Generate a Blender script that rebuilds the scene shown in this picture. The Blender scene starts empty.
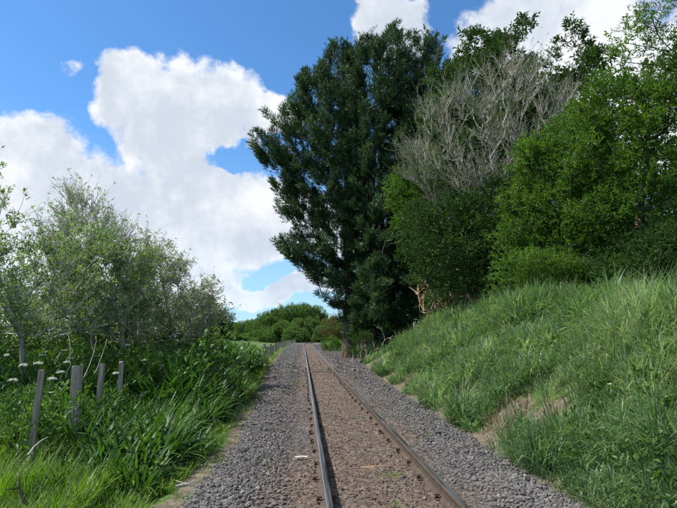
import bpy, math, numpy as np
from mathutils import Vector
RNG = np.random.default_rng(7)
C = bpy.context.scene.collection
SC = bpy.context.scene
R_ = math.radians

# ------------------------------------------------------------------ camera
FPX, YAW, PITCH, CZ = 530.0, R_(3.79), R_(8.95), 1.54
cd = bpy.data.cameras.new('camera'); cam = bpy.data.objects.new('camera', cd); C.objects.link(cam)
cam.location = (0, 0, CZ); cam.rotation_euler = (R_(90) + PITCH, 0, -YAW)
cd.sensor_width = 36; cd.lens = 36 * FPX / 677; cd.clip_start = 0.1; cd.clip_end = 6000
SC.camera = cam

# ------------------------------------------------------------------ light
SUN_AZ, SUN_EL = R_(-82), R_(54)          # azimuth from +Y, clockwise
SKY_STRENGTH = 0.102
sv = Vector((math.sin(SUN_AZ) * math.cos(SUN_EL), math.cos(SUN_AZ) * math.cos(SUN_EL), math.sin(SUN_EL)))
sl = bpy.data.lights.new('sun', 'SUN'); sl.energy = 4.6; sl.angle = R_(0.53); sl.color = (1, .955, .88)
so = bpy.data.objects.new('sun', sl); C.objects.link(so); so.rotation_euler = sv.to_track_quat('Z', 'Y').to_euler()
SC.view_settings.view_transform = 'Standard'; SC.view_settings.look = 'None'
SC.view_settings.exposure = 0.62; SC.view_settings.gamma = 1
SC.cycles.max_bounces = 8; SC.cycles.diffuse_bounces = 4; SC.cycles.transmission_bounces = 4
SC.cycles.transparent_max_bounces = 4; SC.cycles.caustics_reflective = False

# photo pixel -> world point, for measuring the place off the photograph
def ray(px, py):
    x = (px - 338.5) / FPX; y = -(py - 254) / FPX
    f = math.cos(PITCH) - y * math.sin(PITCH); z = math.sin(PITCH) + y * math.cos(PITCH)
    return np.array([x * math.cos(YAW) + f * math.sin(YAW), -x * math.sin(YAW) + f * math.cos(YAW), z])
def at(px, py, Y):
    r = ray(px, py); t = Y / r[1]; return np.array([r[0] * t, Y, CZ + r[2] * t])
def azel(px, py):
    r = ray(px, py); return math.degrees(math.atan2(r[0], r[1])), math.degrees(math.atan2(r[2], math.hypot(r[0], r[1])))

# ---- world: Nishita sky with cumulus in it
W = bpy.data.worlds.new('World'); SC.world = W; W.use_nodes = True
nt = W.node_tree; nt.nodes.clear(); N = nt.nodes; L = nt.links
def nd(t, **k):
    n = N.new(t)
    for a, b in k.items(): setattr(n, a, b)
    return n
def put(sock, v):
    if isinstance(v, bpy.types.NodeSocket): L.new(v, sock)
    else: sock.default_value = v
def M(op, a, b=None, c=None, clamp=False):
    n = nd('ShaderNodeMath', operation=op, use_clamp=clamp); put(n.inputs[0], a)
    if b is not None: put(n.inputs[1], b)
    if c is not None: put(n.inputs[2], c)
    return n.outputs[0]
def noise(vec, scale, detail, rough=.5, dist=0, out='Fac'):
    n = nd('ShaderNodeTexNoise'); put(n.inputs['Vector'], vec); n.inputs['Scale'].default_value = scale
    n.inputs['Detail'].default_value = detail; n.inputs['Roughness'].default_value = rough; n.inputs['Distortion'].default_value = dist
    return n.outputs[out]
def smooth(v, a, b, o0=0., o1=1.):
    n = nd('ShaderNodeMapRange', interpolation_type='SMOOTHSTEP'); put(n.inputs[0], v)
    for i, q in enumerate((a, b, o0, o1)): n.inputs[i + 1].default_value = q
    return n.outputs[0]
def mixc(f, a, b):
    n = nd('ShaderNodeMix', data_type='RGBA'); put(n.inputs[0], f); put(n.inputs[6], a); put(n.inputs[7], b); return n.outputs[2]
sky = nd('ShaderNodeTexSky', sky_type='NISHITA'); sky.sun_disc = False; sky.sun_elevation = SUN_EL; sky.sun_rotation = SUN_AZ
sky.altitude = 0; sky.air_density = 1.0; sky.dust_density = .35; sky.ozone_density = 2.2
tc = nd('ShaderNodeTexCoord'); D = tc.outputs['Generated']
def field(D, hi=True):
    """cumulus cover as a function of direction: heaps where the photograph has them, scattered heaps elsewhere"""
    wa = noise(D, 4.2, 7 if hi else 3, .58, 0, 'Color'); sx = nd('ShaderNodeSeparateXYZ'); L.new(wa, sx.inputs[0])
    s = nd('ShaderNodeSeparateXYZ'); L.new(D, s.inputs[0])
    az = M('MULTIPLY', M('ARCTAN2', s.outputs[0], s.outputs[1]), 57.296); el = M('MULTIPLY', M('ARCSINE', s.outputs[2]), 57.296)
    azw = M('ADD', az, M('MULTIPLY', M('SUBTRACT', sx.outputs[0], .5), 13.)); elw = M('ADD', el, M('MULTIPLY', M('SUBTRACT', sx.outputs[1], .5), 10.))
    out = None
    for (px, py, rx, ry, *amp) in BLOBS:
        a0, e0 = azel(px, py); k = 57.3 / FPX
        d = M('ADD', M('POWER', M('ABSOLUTE', M('DIVIDE', M('SUBTRACT', azw, a0), rx * k)), 2.), M('POWER', M('ABSOLUTE', M('DIVIDE', M('SUBTRACT', elw, e0), ry * k)), 2.))
        v = M('SUBTRACT', amp[0] if amp else 1., d)
        out = v if out is None else M('MAXIMUM', out, v)
    for (px, py, rx, ry, k_) in HOLES:
        a0, e0 = azel(px, py); k = 57.3 / FPX
        d = M('ADD', M('POWER', M('ABSOLUTE', M('DIVIDE', M('SUBTRACT', azw, a0), rx * k)), 2.), M('POWER', M('ABSOLUTE', M('DIVIDE', M('SUBTRACT', elw, e0), ry * k)), 2.))
        out = M('SUBTRACT', out, M('MULTIPLY', M('MAXIMUM', M('SUBTRACT', 1., d), 0.), k_))
    gen = M('MULTIPLY', M('SUBTRACT', noise(D, 2.3, 5, .55), .52), 9.)
    inside = M('MULTIPLY', smooth(M('ABSOLUTE', M('SUBTRACT', az, 3.5)), 37., 46., 1., 0.), smooth(el, 33., 40., 1., 0.))
    gen = M('SUBTRACT', gen, M('MULTIPLY', inside, 20.))
    out = M('MAXIMUM', out, gen)
    return out, el
HOLES = [(238, 152, 30, 18, 1.25), (285, 277, 70, 9, .5)]
BLOBS = [(20, 150, 62, 48), (60, 215, 90, 60), (150, 235, 100, 62), (140, 95, 50, 42), (195, 125, 75, 62), (262, 112, 44, 22), (250, 215, 75, 52),
         (40, 300, 110, 60), (180, 275, 70, 34), (265, 293, 60, 13), (320, 290, 60, 11), (330, 230, 60, 40), (384, 20, 48, 30), (545, 25, 98, 50), (600, 70, 110, 60),
         (58, 62, 30, 17, .08),  (660, 140, 70, 50), (-60, 170, 60, 60), (110, 205, 62, 55), (185, 190, 70, 60)]
f1, el = field(D)
fine = noise(D, 22, 6, .6)
f1b = M('ADD', f1, M('MULTIPLY', M('SUBTRACT', fine, .5), 1.5))
dens = smooth(f1b, -.08, .40)
# thickness shading: bright rims and tops, grey-blue hearts
shade = M('ADD', M('ADD', M('MULTIPLY', noise(D, 3.6, 6, .6), .8), M('MULTIPLY', fine, .2)), M('MULTIPLY', smooth(f1, 0., .5, 1., 0.), .10))
bright = smooth(shade, .42, .61)
ccol = mixc(bright, (4.2, 4.65, 5.35, 1), (6.35, 6.5, 6.75, 1))
hor = smooth(el, 0., 14., .55, 0.)
dens2 = M('MULTIPLY', dens, M('SUBTRACT', 1., M('MULTIPLY', hor, .35)))
tint = nd('ShaderNodeMix', data_type='RGBA', blend_type='MULTIPLY'); tint.inputs[0].default_value = 1; L.new(sky.outputs[0], tint.inputs[6]); tint.inputs[7].default_value = (.56, .92, 1.20, 1)
paler = mixc(smooth(el, -2., 24., .5, 0.), tint.outputs[2], (3.6, 4.9, 6.3, 1))
skyc = mixc(dens2, paler, ccol)
bg = nd('ShaderNodeBackground'); L.new(skyc, bg.inputs[0]); bg.inputs[1].default_value = SKY_STRENGTH
wo = nd('ShaderNodeOutputWorld'); L.new(bg.outputs[0], wo.inputs[0])

# ------------------------------------------------------------------ materials
class Mat:
    def __init__(s, name):
        s.m = bpy.data.materials.new(name); s.m.use_nodes = True; s.t = s.m.node_tree; s.t.nodes.clear()
        s.out = s.n('ShaderNodeOutputMaterial')
    def n(s, t, **k):
        q = s.t.nodes.new(t)
        for a, b in k.items(): setattr(q, a, b)
        return q
    def put(s, sock, v):
        if isinstance(v, bpy.types.NodeSocket): s.t.links.new(v, sock)
        else: sock.default_value = v
    def noise(s, scale, detail=5, rough=.55, vec=None, out='Fac', dist=0):
        q = s.n('ShaderNodeTexNoise'); q.inputs['Scale'].default_value = scale; q.inputs['Detail'].default_value = detail
        q.inputs['Roughness'].default_value = rough; q.inputs['Distortion'].default_value = dist
        if vec is None: vec = s.n('ShaderNodeTexCoord').outputs['Object']
        s.put(q.inputs['Vector'], vec); return q.outputs[out]
    def vor(s, scale, out='Distance', vec=None):
        q = s.n('ShaderNodeTexVoronoi'); q.inputs['Scale'].default_value = scale
        if vec is None: vec = s.n('ShaderNodeTexCoord').outputs['Object']
        s.put(q.inputs['Vector'], vec); return q.outputs[out]
    def attr(s, name, out='Fac'):
        q = s.n('ShaderNodeAttribute'); q.attribute_name = name; return q.outputs[out]
    def ramp(s, f, stops, interp='LINEAR'):
        q = s.n('ShaderNodeValToRGB'); q.color_ramp.interpolation = interp; s.put(q.inputs[0], f); e = q.color_ramp.elements
        for i, (p, c) in enumerate(stops):
            x = e[i] if i < 2 else e.new(p)
            x.position = p; x.color = (*c, 1)
        return q.outputs[0]
    def mix(s, f, a, b, mode='MIX'):
        q = s.n('ShaderNodeMix', data_type='RGBA', blend_type=mode); s.put(q.inputs[0], f)
        for i, v in ((6, a), (7, b)): s.put(q.inputs[i], (*v, 1) if isinstance(v, tuple) and len(v) == 3 else v)
        return q.outputs[2]
    def math(s, op, a, b=None, clamp=False):
        q = s.n('ShaderNodeMath', operation=op, use_clamp=clamp); s.put(q.inputs[0], a)
        if b is not None: s.put(q.inputs[1], b)
        return q.outputs[0]
    def rng(s, v, a, b, c=0., d=1.):
        q = s.n('ShaderNodeMapRange', interpolation_type='SMOOTHSTEP'); s.put(q.inputs[0], v)
        for i, x in enumerate((a, b, c, d)): q.inputs[i + 1].default_value = x
        return q.outputs[0]
    def scaled(s, sx, sy, sz):
        q = s.n('ShaderNodeMapping'); s.put(q.inputs[0], s.n('ShaderNodeTexCoord').outputs['Object']); q.inputs['Scale'].default_value = (sx, sy, sz)
        return q.outputs[0]
    def fin(s, col, rough=.8, spec=.3, metal=0., bump=None, bs=.3, bd=.02, trans=None, tf=.3):
        p = s.n('ShaderNodeBsdfPrincipled'); s.put(p.inputs['Base Color'], (*col, 1) if isinstance(col, tuple) else col)
        s.put(p.inputs['Roughness'], rough); s.put(p.inputs['Specular IOR Level'], spec); s.put(p.inputs['Metallic'], metal)
        if bump is not None:
            b = s.n('ShaderNodeBump'); b.inputs['Strength'].default_value = bs; b.inputs['Distance'].default_value = bd
            s.put(b.inputs['Height'], bump); s.put(p.inputs['Normal'], b.outputs[0])
        sh = p.outputs[0]
        if trans is not None:
            t = s.n('ShaderNodeBsdfTranslucent'); s.put(t.inputs[0], (*trans, 1) if isinstance(trans, tuple) else trans)
            m = s.n('ShaderNodeMixShader'); m.inputs[0].default_value = tf; s.put(m.inputs[1], sh); s.put(m.inputs[2], t.outputs[0]); sh = m.outputs[0]
        s.put(s.out.inputs[0], sh); return s.m

def leaf_mat(name, c1, c2, c3=None, rough=.5, spec=.35, tf=.32, sc=.6, tgain=1.6):
    """leaf colour runs with each leaf's own number ('rnd') and a soft patchiness from plant to plant"""
    m = Mat(name); r = m.attr('rnd')
    stops = [(0, c1), (.75, c2), (1, c3 or c2)]
    c = m.ramp(r, stops)
    pat = m.noise(sc, 2, .5); c = m.mix(m.rng(pat, .35, .65, 0., .35), c, tuple(x * .62 for x in c1))
    tr = m.mix(1., c, (tgain * 1.1, tgain * 1.25, tgain * .5), 'MULTIPLY')
    return m.fin(c, rough, spec, trans=tr, tf=tf)
def bark_mat(name, c1, c2, scale=6, bd=.03):
    m = Mat(name); v = m.scaled(1, 1, .25); n = m.noise(scale, 6, .65, v); n2 = m.noise(1.1, 3)
    c = m.mix(m.rng(n, .35, .65), c1, c2); c = m.mix(m.rng(n2, .4, .7, 0, .5), c, tuple(.6 * x for x in c1))
    return m.fin(c, .9, .15, bump=n, bs=.7, bd=bd)

MT = {}
MT['grass_bank'] = leaf_mat('bank_grass_blades', (.055, .115, .052), (.205, .305, .15), (.50, .50, .36), rough=.45, spec=.4, tf=.35, sc=.7)
MT['grass_lush'] = leaf_mat('long_grass_blades', (.07, .145, .018), (.15, .25, .035), (.27, .32, .09), rough=.45, spec=.4, tf=.35, sc=1.3)
MT['straw'] = leaf_mat('dry_grass_blades', (.17, .135, .085), (.30, .255, .17), rough=.7, spec=.15, tf=.2, sc=2, tgain=.9)
MT['aga'] = leaf_mat('strap_leaves', (.026, .072, .014), (.068, .15, .028), (.16, .27, .07), rough=.5, spec=.25, tf=.28, sc=1.5)
MT['pine'] = leaf_mat('pine_needles', (.013, .034, .016), (.040, .082, .031), (.078, .14, .05), rough=.5, spec=.35, tf=.25, sc=.25)
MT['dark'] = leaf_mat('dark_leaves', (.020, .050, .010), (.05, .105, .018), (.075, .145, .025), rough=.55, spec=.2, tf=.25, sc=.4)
MT['bright'] = leaf_mat('bright_leaves', (.034, .082, .014), (.095, .175, .026), (.17, .26, .05), rough=.5, spec=.22, tf=.38, sc=.5)
MT['olive'] = leaf_mat('olive_leaves', (.05, .075, .02), (.10, .13, .04), (.15, .16, .06), rough=.5, spec=.3, tf=.3, sc=.6)
MT['left'] = leaf_mat('fresh_leaves', (.085, .145, .05), (.19, .265, .11), (.32, .38, .21), rough=.5, spec=.25, tf=.4, sc=.5)
MT['pale'] = leaf_mat('pale_leaves', (.14, .18, .09), (.28, .31, .20), (.46, .44, .35), rough=.55, spec=.3, tf=.3, sc=.5)
MT['far'] = leaf_mat('distant_leaves', (.06, .115, .028), (.12, .205, .045), (.17, .27, .065), rough=.6, spec=.25, tf=.2, sc=.08)
MT['weed'] = leaf_mat('broad_weed_leaves', (.035, .09, .015), (.08, .165, .03), (.12, .21, .04), rough=.45, spec=.35, tf=.3, sc=2)
MT['gold'] = leaf_mat('golden_brown_leaves', (.07, .06, .02), (.14, .12, .035), (.2, .17, .06), rough=.6, spec=.2, tf=.25, sc=.6)
MT['bark'] = bark_mat('dark_bark', (.05, .038, .028), (.12, .095, .075))
MT['greybark'] = bark_mat('grey_lichen_bark', (.16, .145, .115), (.36, .335, .29), 14, .01)
MT['twig'] = bark_mat('pale_twig_bark', (.29, .265, .23), (.52, .485, .44), 22, .004)
MT['palewood'] = bark_mat('silvery_twig_bark', (.36, .345, .325), (.62, .60, .57), 22, .004)
MT['deadwood'] = bark_mat('dead_brown_wood', (.22, .14, .09), (.45, .33, .22), 12, .01)
m = Mat('weathered_post_wood'); v = m.scaled(1, 1, .06); n = m.noise(38, 6, .7, v); n2 = m.noise(9, 4)
c = m.mix(m.rng(n, .3, .7), (.17, .145, .115), (.42, .38, .325)); c = m.mix(m.rng(n2, .55, .72, 0, .6), c, (.22, .24, .17))
MT['post'] = m.fin(c, .9, .15, bump=n, bs=.8, bd=.008)
m = Mat('sleeper_wood'); v = m.scaled(.08, 1, 1); n = m.noise(30, 6, .7, v); n2 = m.noise(5, 5)
c = m.mix(m.rng(n, .3, .7), (.13, .085, .055), (.30, .21, .145)); c = m.mix(m.rng(n2, .45, .65), c, (.14, .075, .04))
MT['sleeper'] = m.fin(c, .95, .1, bump=n, bs=.8, bd=.01)
m = Mat('rusty_rail_steel'); n = m.noise(14, 6, .65)
c = m.mix(m.rng(n, .3, .7), (.055, .041, .033), (.12, .085, .063)); MT['rust'] = m.fin(c, .85, .25, .1, bump=n, bs=.3, bd=.003)
m = Mat('polished_rail_head'); n = m.noise(3, 4, .6, m.scaled(12, .35, 1))
c = m.mix(m.rng(n, .35, .65), (.25, .24, .235), (.38, .38, .385)); MT['railtop'] = m.fin(c, m.rng(n, .3, .7, .24, .42), .5, .92)
m = Mat('white_petals'); MT['petal'] = m.fin(m.mix(m.attr('rnd'), (.62, .64, .55), (.8, .8, .76)), .7, .2, trans=(.6, .62, .5), tf=.25)
m = Mat('orange_marker_paint'); n = m.noise(25, 4); MT['orange'] = m.fin(m.mix(m.rng(n, .4, .65), (.62, .27, .14), (.45, .28, .2)), .75, .3)
# ballast stones: each stone its own shade
m = Mat('ballast_stone'); r = m.attr('rnd'); br = m.attr('brown')
c = m.ramp(r, [(0, (.075, .070, .067)), (.5, (.14, .132, .126)), (.9, (.205, .193, .183)), (1, (.34, .325, .31))])
b2 = m.ramp(r, [(0, (.06, .045, .036)), (.5, (.15, .115, .09)), (1, (.28, .23, .19))])
n = m.noise(60, 4, .7); c = m.mix(br, c, b2); c = m.mix(m.rng(n, .45, .7, 0, .4), c, (.18, .145, .115))
MT['stone'] = m.fin(c, .9, .2, bump=n, bs=.4, bd=.004)
# ballast bed between and under the stones
m = Mat('ballast_bed_surface'); br = m.attr('brown')
vd = m.vor(17); vc = m.vor(17, 'Color'); v2 = m.vor(34, 'Color'); sep = m.n('ShaderNodeSeparateColor'); m.put(sep.inputs[0], vc); sep2 = m.n('ShaderNodeSeparateColor'); m.put(sep2.inputs[0], v2)
s1 = m.math('ADD', m.math('MULTIPLY', sep.outputs[0], .6), m.math('MULTIPLY', sep2.outputs[1], .4))
g = m.ramp(s1, [(.1, (.055, .051, .05)), (.5, (.10, .094, .092)), (.9, (.165, .155, .152))])
bw = m.ramp(s1, [(.1, (.075, .05, .036)), (.5, (.13, .092, .068)), (.9, (.19, .145, .115))])
nn = m.noise(1.7, 6, .65); c = m.mix(m.math('ADD', br, m.math('MULTIPLY', m.math('SUBTRACT', nn, .5), 1.1), True), g, bw)
c = m.mix(m.rng(m.noise(.7, 5, .6), .62, .75, 0, .35), c, (.09, .10, .045))
hh = m.math('ADD', m.math('MULTIPLY', vd, -1.), m.math('MULTIPLY', m.noise(50, 4, .7), .5))
MT['bed'] = m.fin(c, .95, .15, bump=hh, bs=.9, bd=.03)
# soil and turf
m = Mat('turf_and_soil'); d = m.attr('dirt'); n1 = m.noise(.55, 6, .6); n2 = m.noise(7, 6, .65); n3 = m.noise(.03, 4, .6)
gr = m.mix(m.rng(n2, .35, .65), (.05, .085, .025), (.09, .14, .04)); gr = m.mix(m.rng(n3, .4, .62), gr, (.085, .14, .035))
so_ = m.mix(m.rng(n2, .35, .65), (.095, .075, .052), (.19, .155, .115))
c = m.mix(m.rng(m.math('ADD', d, m.math('MULTIPLY', m.math('SUBTRACT', n1, .5), .9)), .3, .65), gr, so_)
MT['turf'] = m.fin(c, .95, .15, bump=n2, bs=.6, bd=.06)

# ------------------------------------------------------------------ mesh helpers
def nrm(v): return v / np.maximum(np.linalg.norm(v, axis=-1, keepdims=True), 1e-9)
class MB:
    """collects triangles as numpy arrays, with a per-vertex number for shade"""
    def __init__(s): s.V = []; s.F = []; s.A = []; s.mi = []; s.n = 0
    def add(s, V, F, a=None, mi=0):
        V = np.asarray(V, np.float32).reshape(-1, 3); F = np.asarray(F, np.int32).reshape(-1, 3)
        if not len(V): return
        s.V.append(V); s.F.append(F + s.n); s.n += len(V)
        s.A.append(np.full(len(V), .5, np.float32) if a is None else np.asarray(a, np.float32).reshape(-1)); s.mi.append(np.full(len(F), mi, np.int32))
    def mesh(s, name, mats, extra=None, smooth=False, aname='rnd'):
        V = np.concatenate(s.V); F = np.concatenate(s.F); me = bpy.data.meshes.new(name)
        me.vertices.add(len(V)); me.vertices.foreach_set('co', V.ravel())
        me.loops.add(len(F) * 3); me.loops.foreach_set('vertex_index', F.ravel())
        me.polygons.add(len(F)); me.polygons.foreach_set('loop_start', np.arange(0, len(F) * 3, 3, dtype=np.int32))
        me.polygons.foreach_set('material_index', np.concatenate(s.mi))
        me.polygons.foreach_set('use_smooth', np.full(len(F), smooth))
        for q in (mats if isinstance(mats, (list, tuple)) else [mats]): me.materials.append(q)
        a = me.attributes.new(aname, 'FLOAT', 'POINT'); a.data.foreach_set('value', np.concatenate(s.A))
        for k, arr in (extra or {}).items():
            a = me.attributes.new(k, 'FLOAT', 'POINT'); a.data.foreach_set('value', np.asarray(arr, np.float32))
        me.update(calc_edges=True); return me
    def tris(s): return sum(len(f) for f in s.F)
def link(name, me, parent=None, loc=None, rz=0, label=None, cat=None, group=None, kind=None):
    o = bpy.data.objects.new(name, me); C.objects.link(o)
    if parent: o.parent = parent
    if loc is not None: o.location = loc
    if rz: o.rotation_euler = (0, 0, rz)
    for k, v in (('label', label), ('category', cat), ('group', group), ('kind', kind)):
        if v: o[k] = v
    return o
def thing(name, loc, label, cat, group=None, rz=0): return link(name, None, None, tuple(float(q) for q in loc), rz, label, cat, group)
def frames(d, roll=None):
    d = nrm(d); ref = np.where(np.abs(d[:, 2:3]) > .95, np.array([[1., 0, 0]]), np.array([[0, 0, 1.]]))
    x = nrm(np.cross(ref, d)); y = np.cross(d, x)
    if roll is not None:
        c, s = np.cos(roll)[:, None], np.sin(roll)[:, None]; x, y = x * c + y * s, y * c - x * s
    return np.stack([x, y, d], -1)             # columns x, y, z=d
def rep(tv, tf, pos, R, s):
    s = np.asarray(s)
    s = s[:, None, None] if s.ndim == 1 else s[:, None, :]
    V = pos[:, None] + np.einsum('nij,nvj->nvi', R, tv[None] * s)
    F = tf[None] + (np.arange(len(pos)) * len(tv))[:, None, None]
    return V.reshape(-1, 3), F.reshape(-1, 3)
def rdir(n, rng=RNG): return nrm(rng.normal(size=(n, 3)))
def tubes(P, Rr, sides=4, cap=False):
    """N polylines of K points -> swept tubes; P (N,K,3), Rr (N,K)"""
    n, k, _ = P.shape; T = np.empty_like(P); T[:, 1:-1] = P[:, 2:] - P[:, :-2]; T[:, 0] = P[:, 1] - P[:, 0]; T[:, -1] = P[:, -1] - P[:, -2]
    T = nrm(T); mean = nrm(P[:, -1] - P[:, 0]); ref = np.where(np.abs(mean[:, 2:3]) > .8, np.array([[1., .2, 0]]), np.array([[0., 0, 1]]))
    X = nrm(np.cross(np.repeat(ref[:, None], k, 1), T)); Y = np.cross(T, X)
    a = np.arange(sides) / sides * 2 * np.pi
    V = P[:, :, None] + Rr[:, :, None, None] * (X[:, :, None] * np.cos(a)[None, None, :, None] + Y[:, :, None] * np.sin(a)[None, None, :, None])
    i = np.arange(n)[:, None, None] * k * sides; j = np.arange(k - 1)[None, :, None] * sides; q = np.arange(sides)[None, None, :]; q2 = (q + 1) % sides
    a0 = i + j + q; a1 = i + j + q2; b0 = a0 + sides; b1 = a1 + sides
    F = np.concatenate([np.stack([a0, a1, b1], -1).reshape(-1, 3), np.stack([a0, b1, b0], -1).reshape(-1, 3)])
    if cap:
        e = (np.arange(n) * k * sides + (k - 1) * sides)[:, None]
        F = np.concatenate([F] + [np.stack([e[:, 0], e[:, 0] + t, e[:, 0] + t + 1], -1) for t in range(1, sides - 1)])
    return V.reshape(-1, 3), F
def blades(root, lean, Ln, Wd, droop, K=4, fold=0.):
    """strap / grass blades: root (N,3), lean = horizontal-ish unit dir, droop 0 upright .. 1.5 arching over"""
    n = len(root); t = np.linspace(0, 1, K + 1)[None, :, None]
    Ln = np.asarray(Ln)[:, None, None]; dr = np.asarray(droop)[:, None, None]
    ang = dr * (.25 + t * 1.15)                       # angle from vertical along the blade
    step = Ln / K; up = np.array([0, 0, 1.]); ln = lean[:, None]
    seg = (np.cos(ang) * up + np.sin(ang) * ln) * step
    P = root[:, None] + np.concatenate([np.zeros((n, 1, 3)), np.cumsum(seg[:, :-1], 1)], 1)
    side = nrm(np.cross(lean, up) + RNG.normal(0, .15, (n, 3)))[:, None]
    w = np.array([.55, .95, 1., .9, .75, .6, .5][:K] + [0.0]); w = np.interp(np.linspace(0, 1, K + 1), [0, .25, .6, .85, 1], [.6, 1, .92, .6, 0])[None, :, None]
    A = P - side * w * np.asarray(Wd)[:, None, None] * .5; B = P + side * w * np.asarray(Wd)[:, None, None] * .5
    V = np.empty((n, 2 * K + 1, 3)); V[:, 0:2 * K:2] = A[:, :K]; V[:, 1:2 * K:2] = B[:, :K]; V[:, 2 * K] = P[:, K]
    f = []
    for q in range(K - 1): f += [(2 * q, 2 * q + 1, 2 * q + 3), (2 * q, 2 * q + 3, 2 * q + 2)]
    f.append((2 * K - 2, 2 * K - 1, 2 * K))
    F = np.array(f)[None] + (np.arange(n) * (2 * K + 1))[:, None, None]
    return V.reshape(-1, 3), F.reshape(-1, 3), 2 * K + 1
# smooth value noise for terrain and scatter
def vnoise(x, y, seed=0):
    r = np.random.default_rng(1000 + seed); T = r.random((64, 64))
    def g(x, y):
        xi = np.floor(x).astype(int); yi = np.floor(y).astype(int); fx = x - xi; fy = y - yi
        fx = fx * fx * (3 - 2 * fx); fy = fy * fy * (3 - 2 * fy); a = lambda i, j: T[i % 64, j % 64]
        return (a(xi, yi) * (1 - fx) + a(xi + 1, yi) * fx) * (1 - fy) + (a(xi, yi + 1) * (1 - fx) + a(xi + 1, yi + 1) * fx) * fy
    return (g(x, y) + .5 * g(2 * x + 7, 2 * y + 3) + .25 * g(4 * x + 5, 4 * y + 9)) / 1.75 - .5

# ------------------------------------------------------------------ the lie of the land
def cx(Y):
    Y = np.asarray(Y, float); d = np.maximum(0, Y - 102); e = np.maximum(0, Y - 165)
    return .805 + np.minimum(d, 160) ** 2 / 1900 + np.minimum(e, 90) ** 2 / 500
def off(Y): return cx(Y) - .805
def foot(Y): return np.interp(Y, [0, 5, 9, 13, 22, 34, 45, 70, 200], [2.7, 2.75, 2.84, 2.95, 3.2, 3.8, 4.0, 4.3, 4.5]) + off(Y)
def ledge(Y): return np.interp(Y, [0, 5, 7, 9, 14, 26, 67, 120], [-1.4, -1.32, -1.2, -1.15, -1.3, -1.75, -2.6, -2.9]) + off(Y)
def hb(Y): return np.interp(Y, [-10, 12, 16, 24, 34, 45, 60, 120], [1.85, 2.12, 2.42, 2.22, 1.35, .8, .5, .3])
def mound(Y): return np.interp(Y, [0, 6, 9.6, 12, 26, 34, 60], [-.3, -.2, 0, .48, .62, .1, -.2])
def gz(x, Y):
    x = np.asarray(x, float); Y = np.asarray(Y, float); f = foot(Y); l = ledge(Y); h = hb(Y)
    s = np.clip((x - f) / 3.3, 0, 1); bump = (vnoise(x * .9, Y * .9, 1) * .42 + vnoise(x * .45, Y * .38, 41) * .62) * np.clip((x - f) * 2, 0, 1) * np.clip(3 - (x - f - 6) * .2, 0, 1) / 1.5
    z = h * (1 - (1 - s) ** 1.6) * (.35 + .65 * s ** .35) + bump
    z = z + np.clip(x - f - 3.3, 0, 60) * .045
    t = np.clip((l - x) / 1.3, 0, 1); zl = mound(Y) * (t * t * (3 - 2 * t)) - .10 * np.sin(np.clip((l - x) / .7, 0, 1) * np.pi)
    zl = zl + vnoise(x * .8, Y * .8, 2) * .18 * t
    return np.where(x > f, z, np.where(x < l, zl, -.02))
SOIL = [(8.3, .30, .6, .40), (7.35, .62, .32, .26), (10.9, .26, .72, .36), (13.8, .25, .8, .30), (16.5, .2, 1.0, .22), (20, .3, 1.2, .25), (28, .4, 3, .4), (38, .4, 5, .6), (7.7, 2.6, .2, .25), (11.5, 2.9, .4, .25), (6.9, 3.1, .25, .3)]
def soil(x, Y):
    d = x - foot(Y); o = np.zeros(np.broadcast(x, Y).shape)
    for a, b, ry, rx in SOIL: o = np.maximum(o, 1 - ((Y - a) / ry / 1.3) ** 2 - ((d - b) / rx / 1.3) ** 2)
    return np.clip(o * 1.6, 0, 1)
def grid(xs, ys, zf):
    X, Y = np.meshgrid(xs, ys); Z = zf(X, Y); n, k = len(ys), len(xs); i = np.arange(n - 1)[:, None] * k + np.arange(k - 1)[None]
    F = np.concatenate([np.stack([i, i + 1, i + k + 1], -1).reshape(-1, 3), np.stack([i, i + k + 1, i + k], -1).reshape(-1, 3)])
    return X, Y, Z, F
def geo(a, b, s, g): # growing steps
    o = [a]
    while o[-1] < b: o.append(o[-1] + s); s *= g
    return o
xs = np.array(sorted([-q for q in geo(6, 2500, .3, 1.22)] + list(np.arange(-5.8, 9.4, .14)) + geo(9.5, 2500, .3, 1.22)))
ys = np.array([-60, -30, -15, -8, -4, 0, 2] + list(np.arange(3, 26, .17)) + geo(26.2, 4000, .3, 1.045))
X, Y, Z, F = grid(xs, ys, lambda x, y: gz(x, y) + np.where(np.hypot(x, y) > 400, 0, 0))
fd = foot(Y); ld = ledge(Y)
bare = soil(X, Y) * .9 + np.clip(1 - np.abs(X - ld + .08) / .45, 0, 1) * np.clip(.25 + vnoise(X * 1.5, Y * .8, 51) * 2, 0, .8)
inb = ((X > ld) & (X < fd)) * 1.
mb = MB(); mb.add(np.stack([X, Y, Z], -1), F); link('ground', mb.mesh('ground', MT['turf'], {'dirt': np.clip(bare + inb, 0, 1).ravel()}, True), kind='structure')

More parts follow.
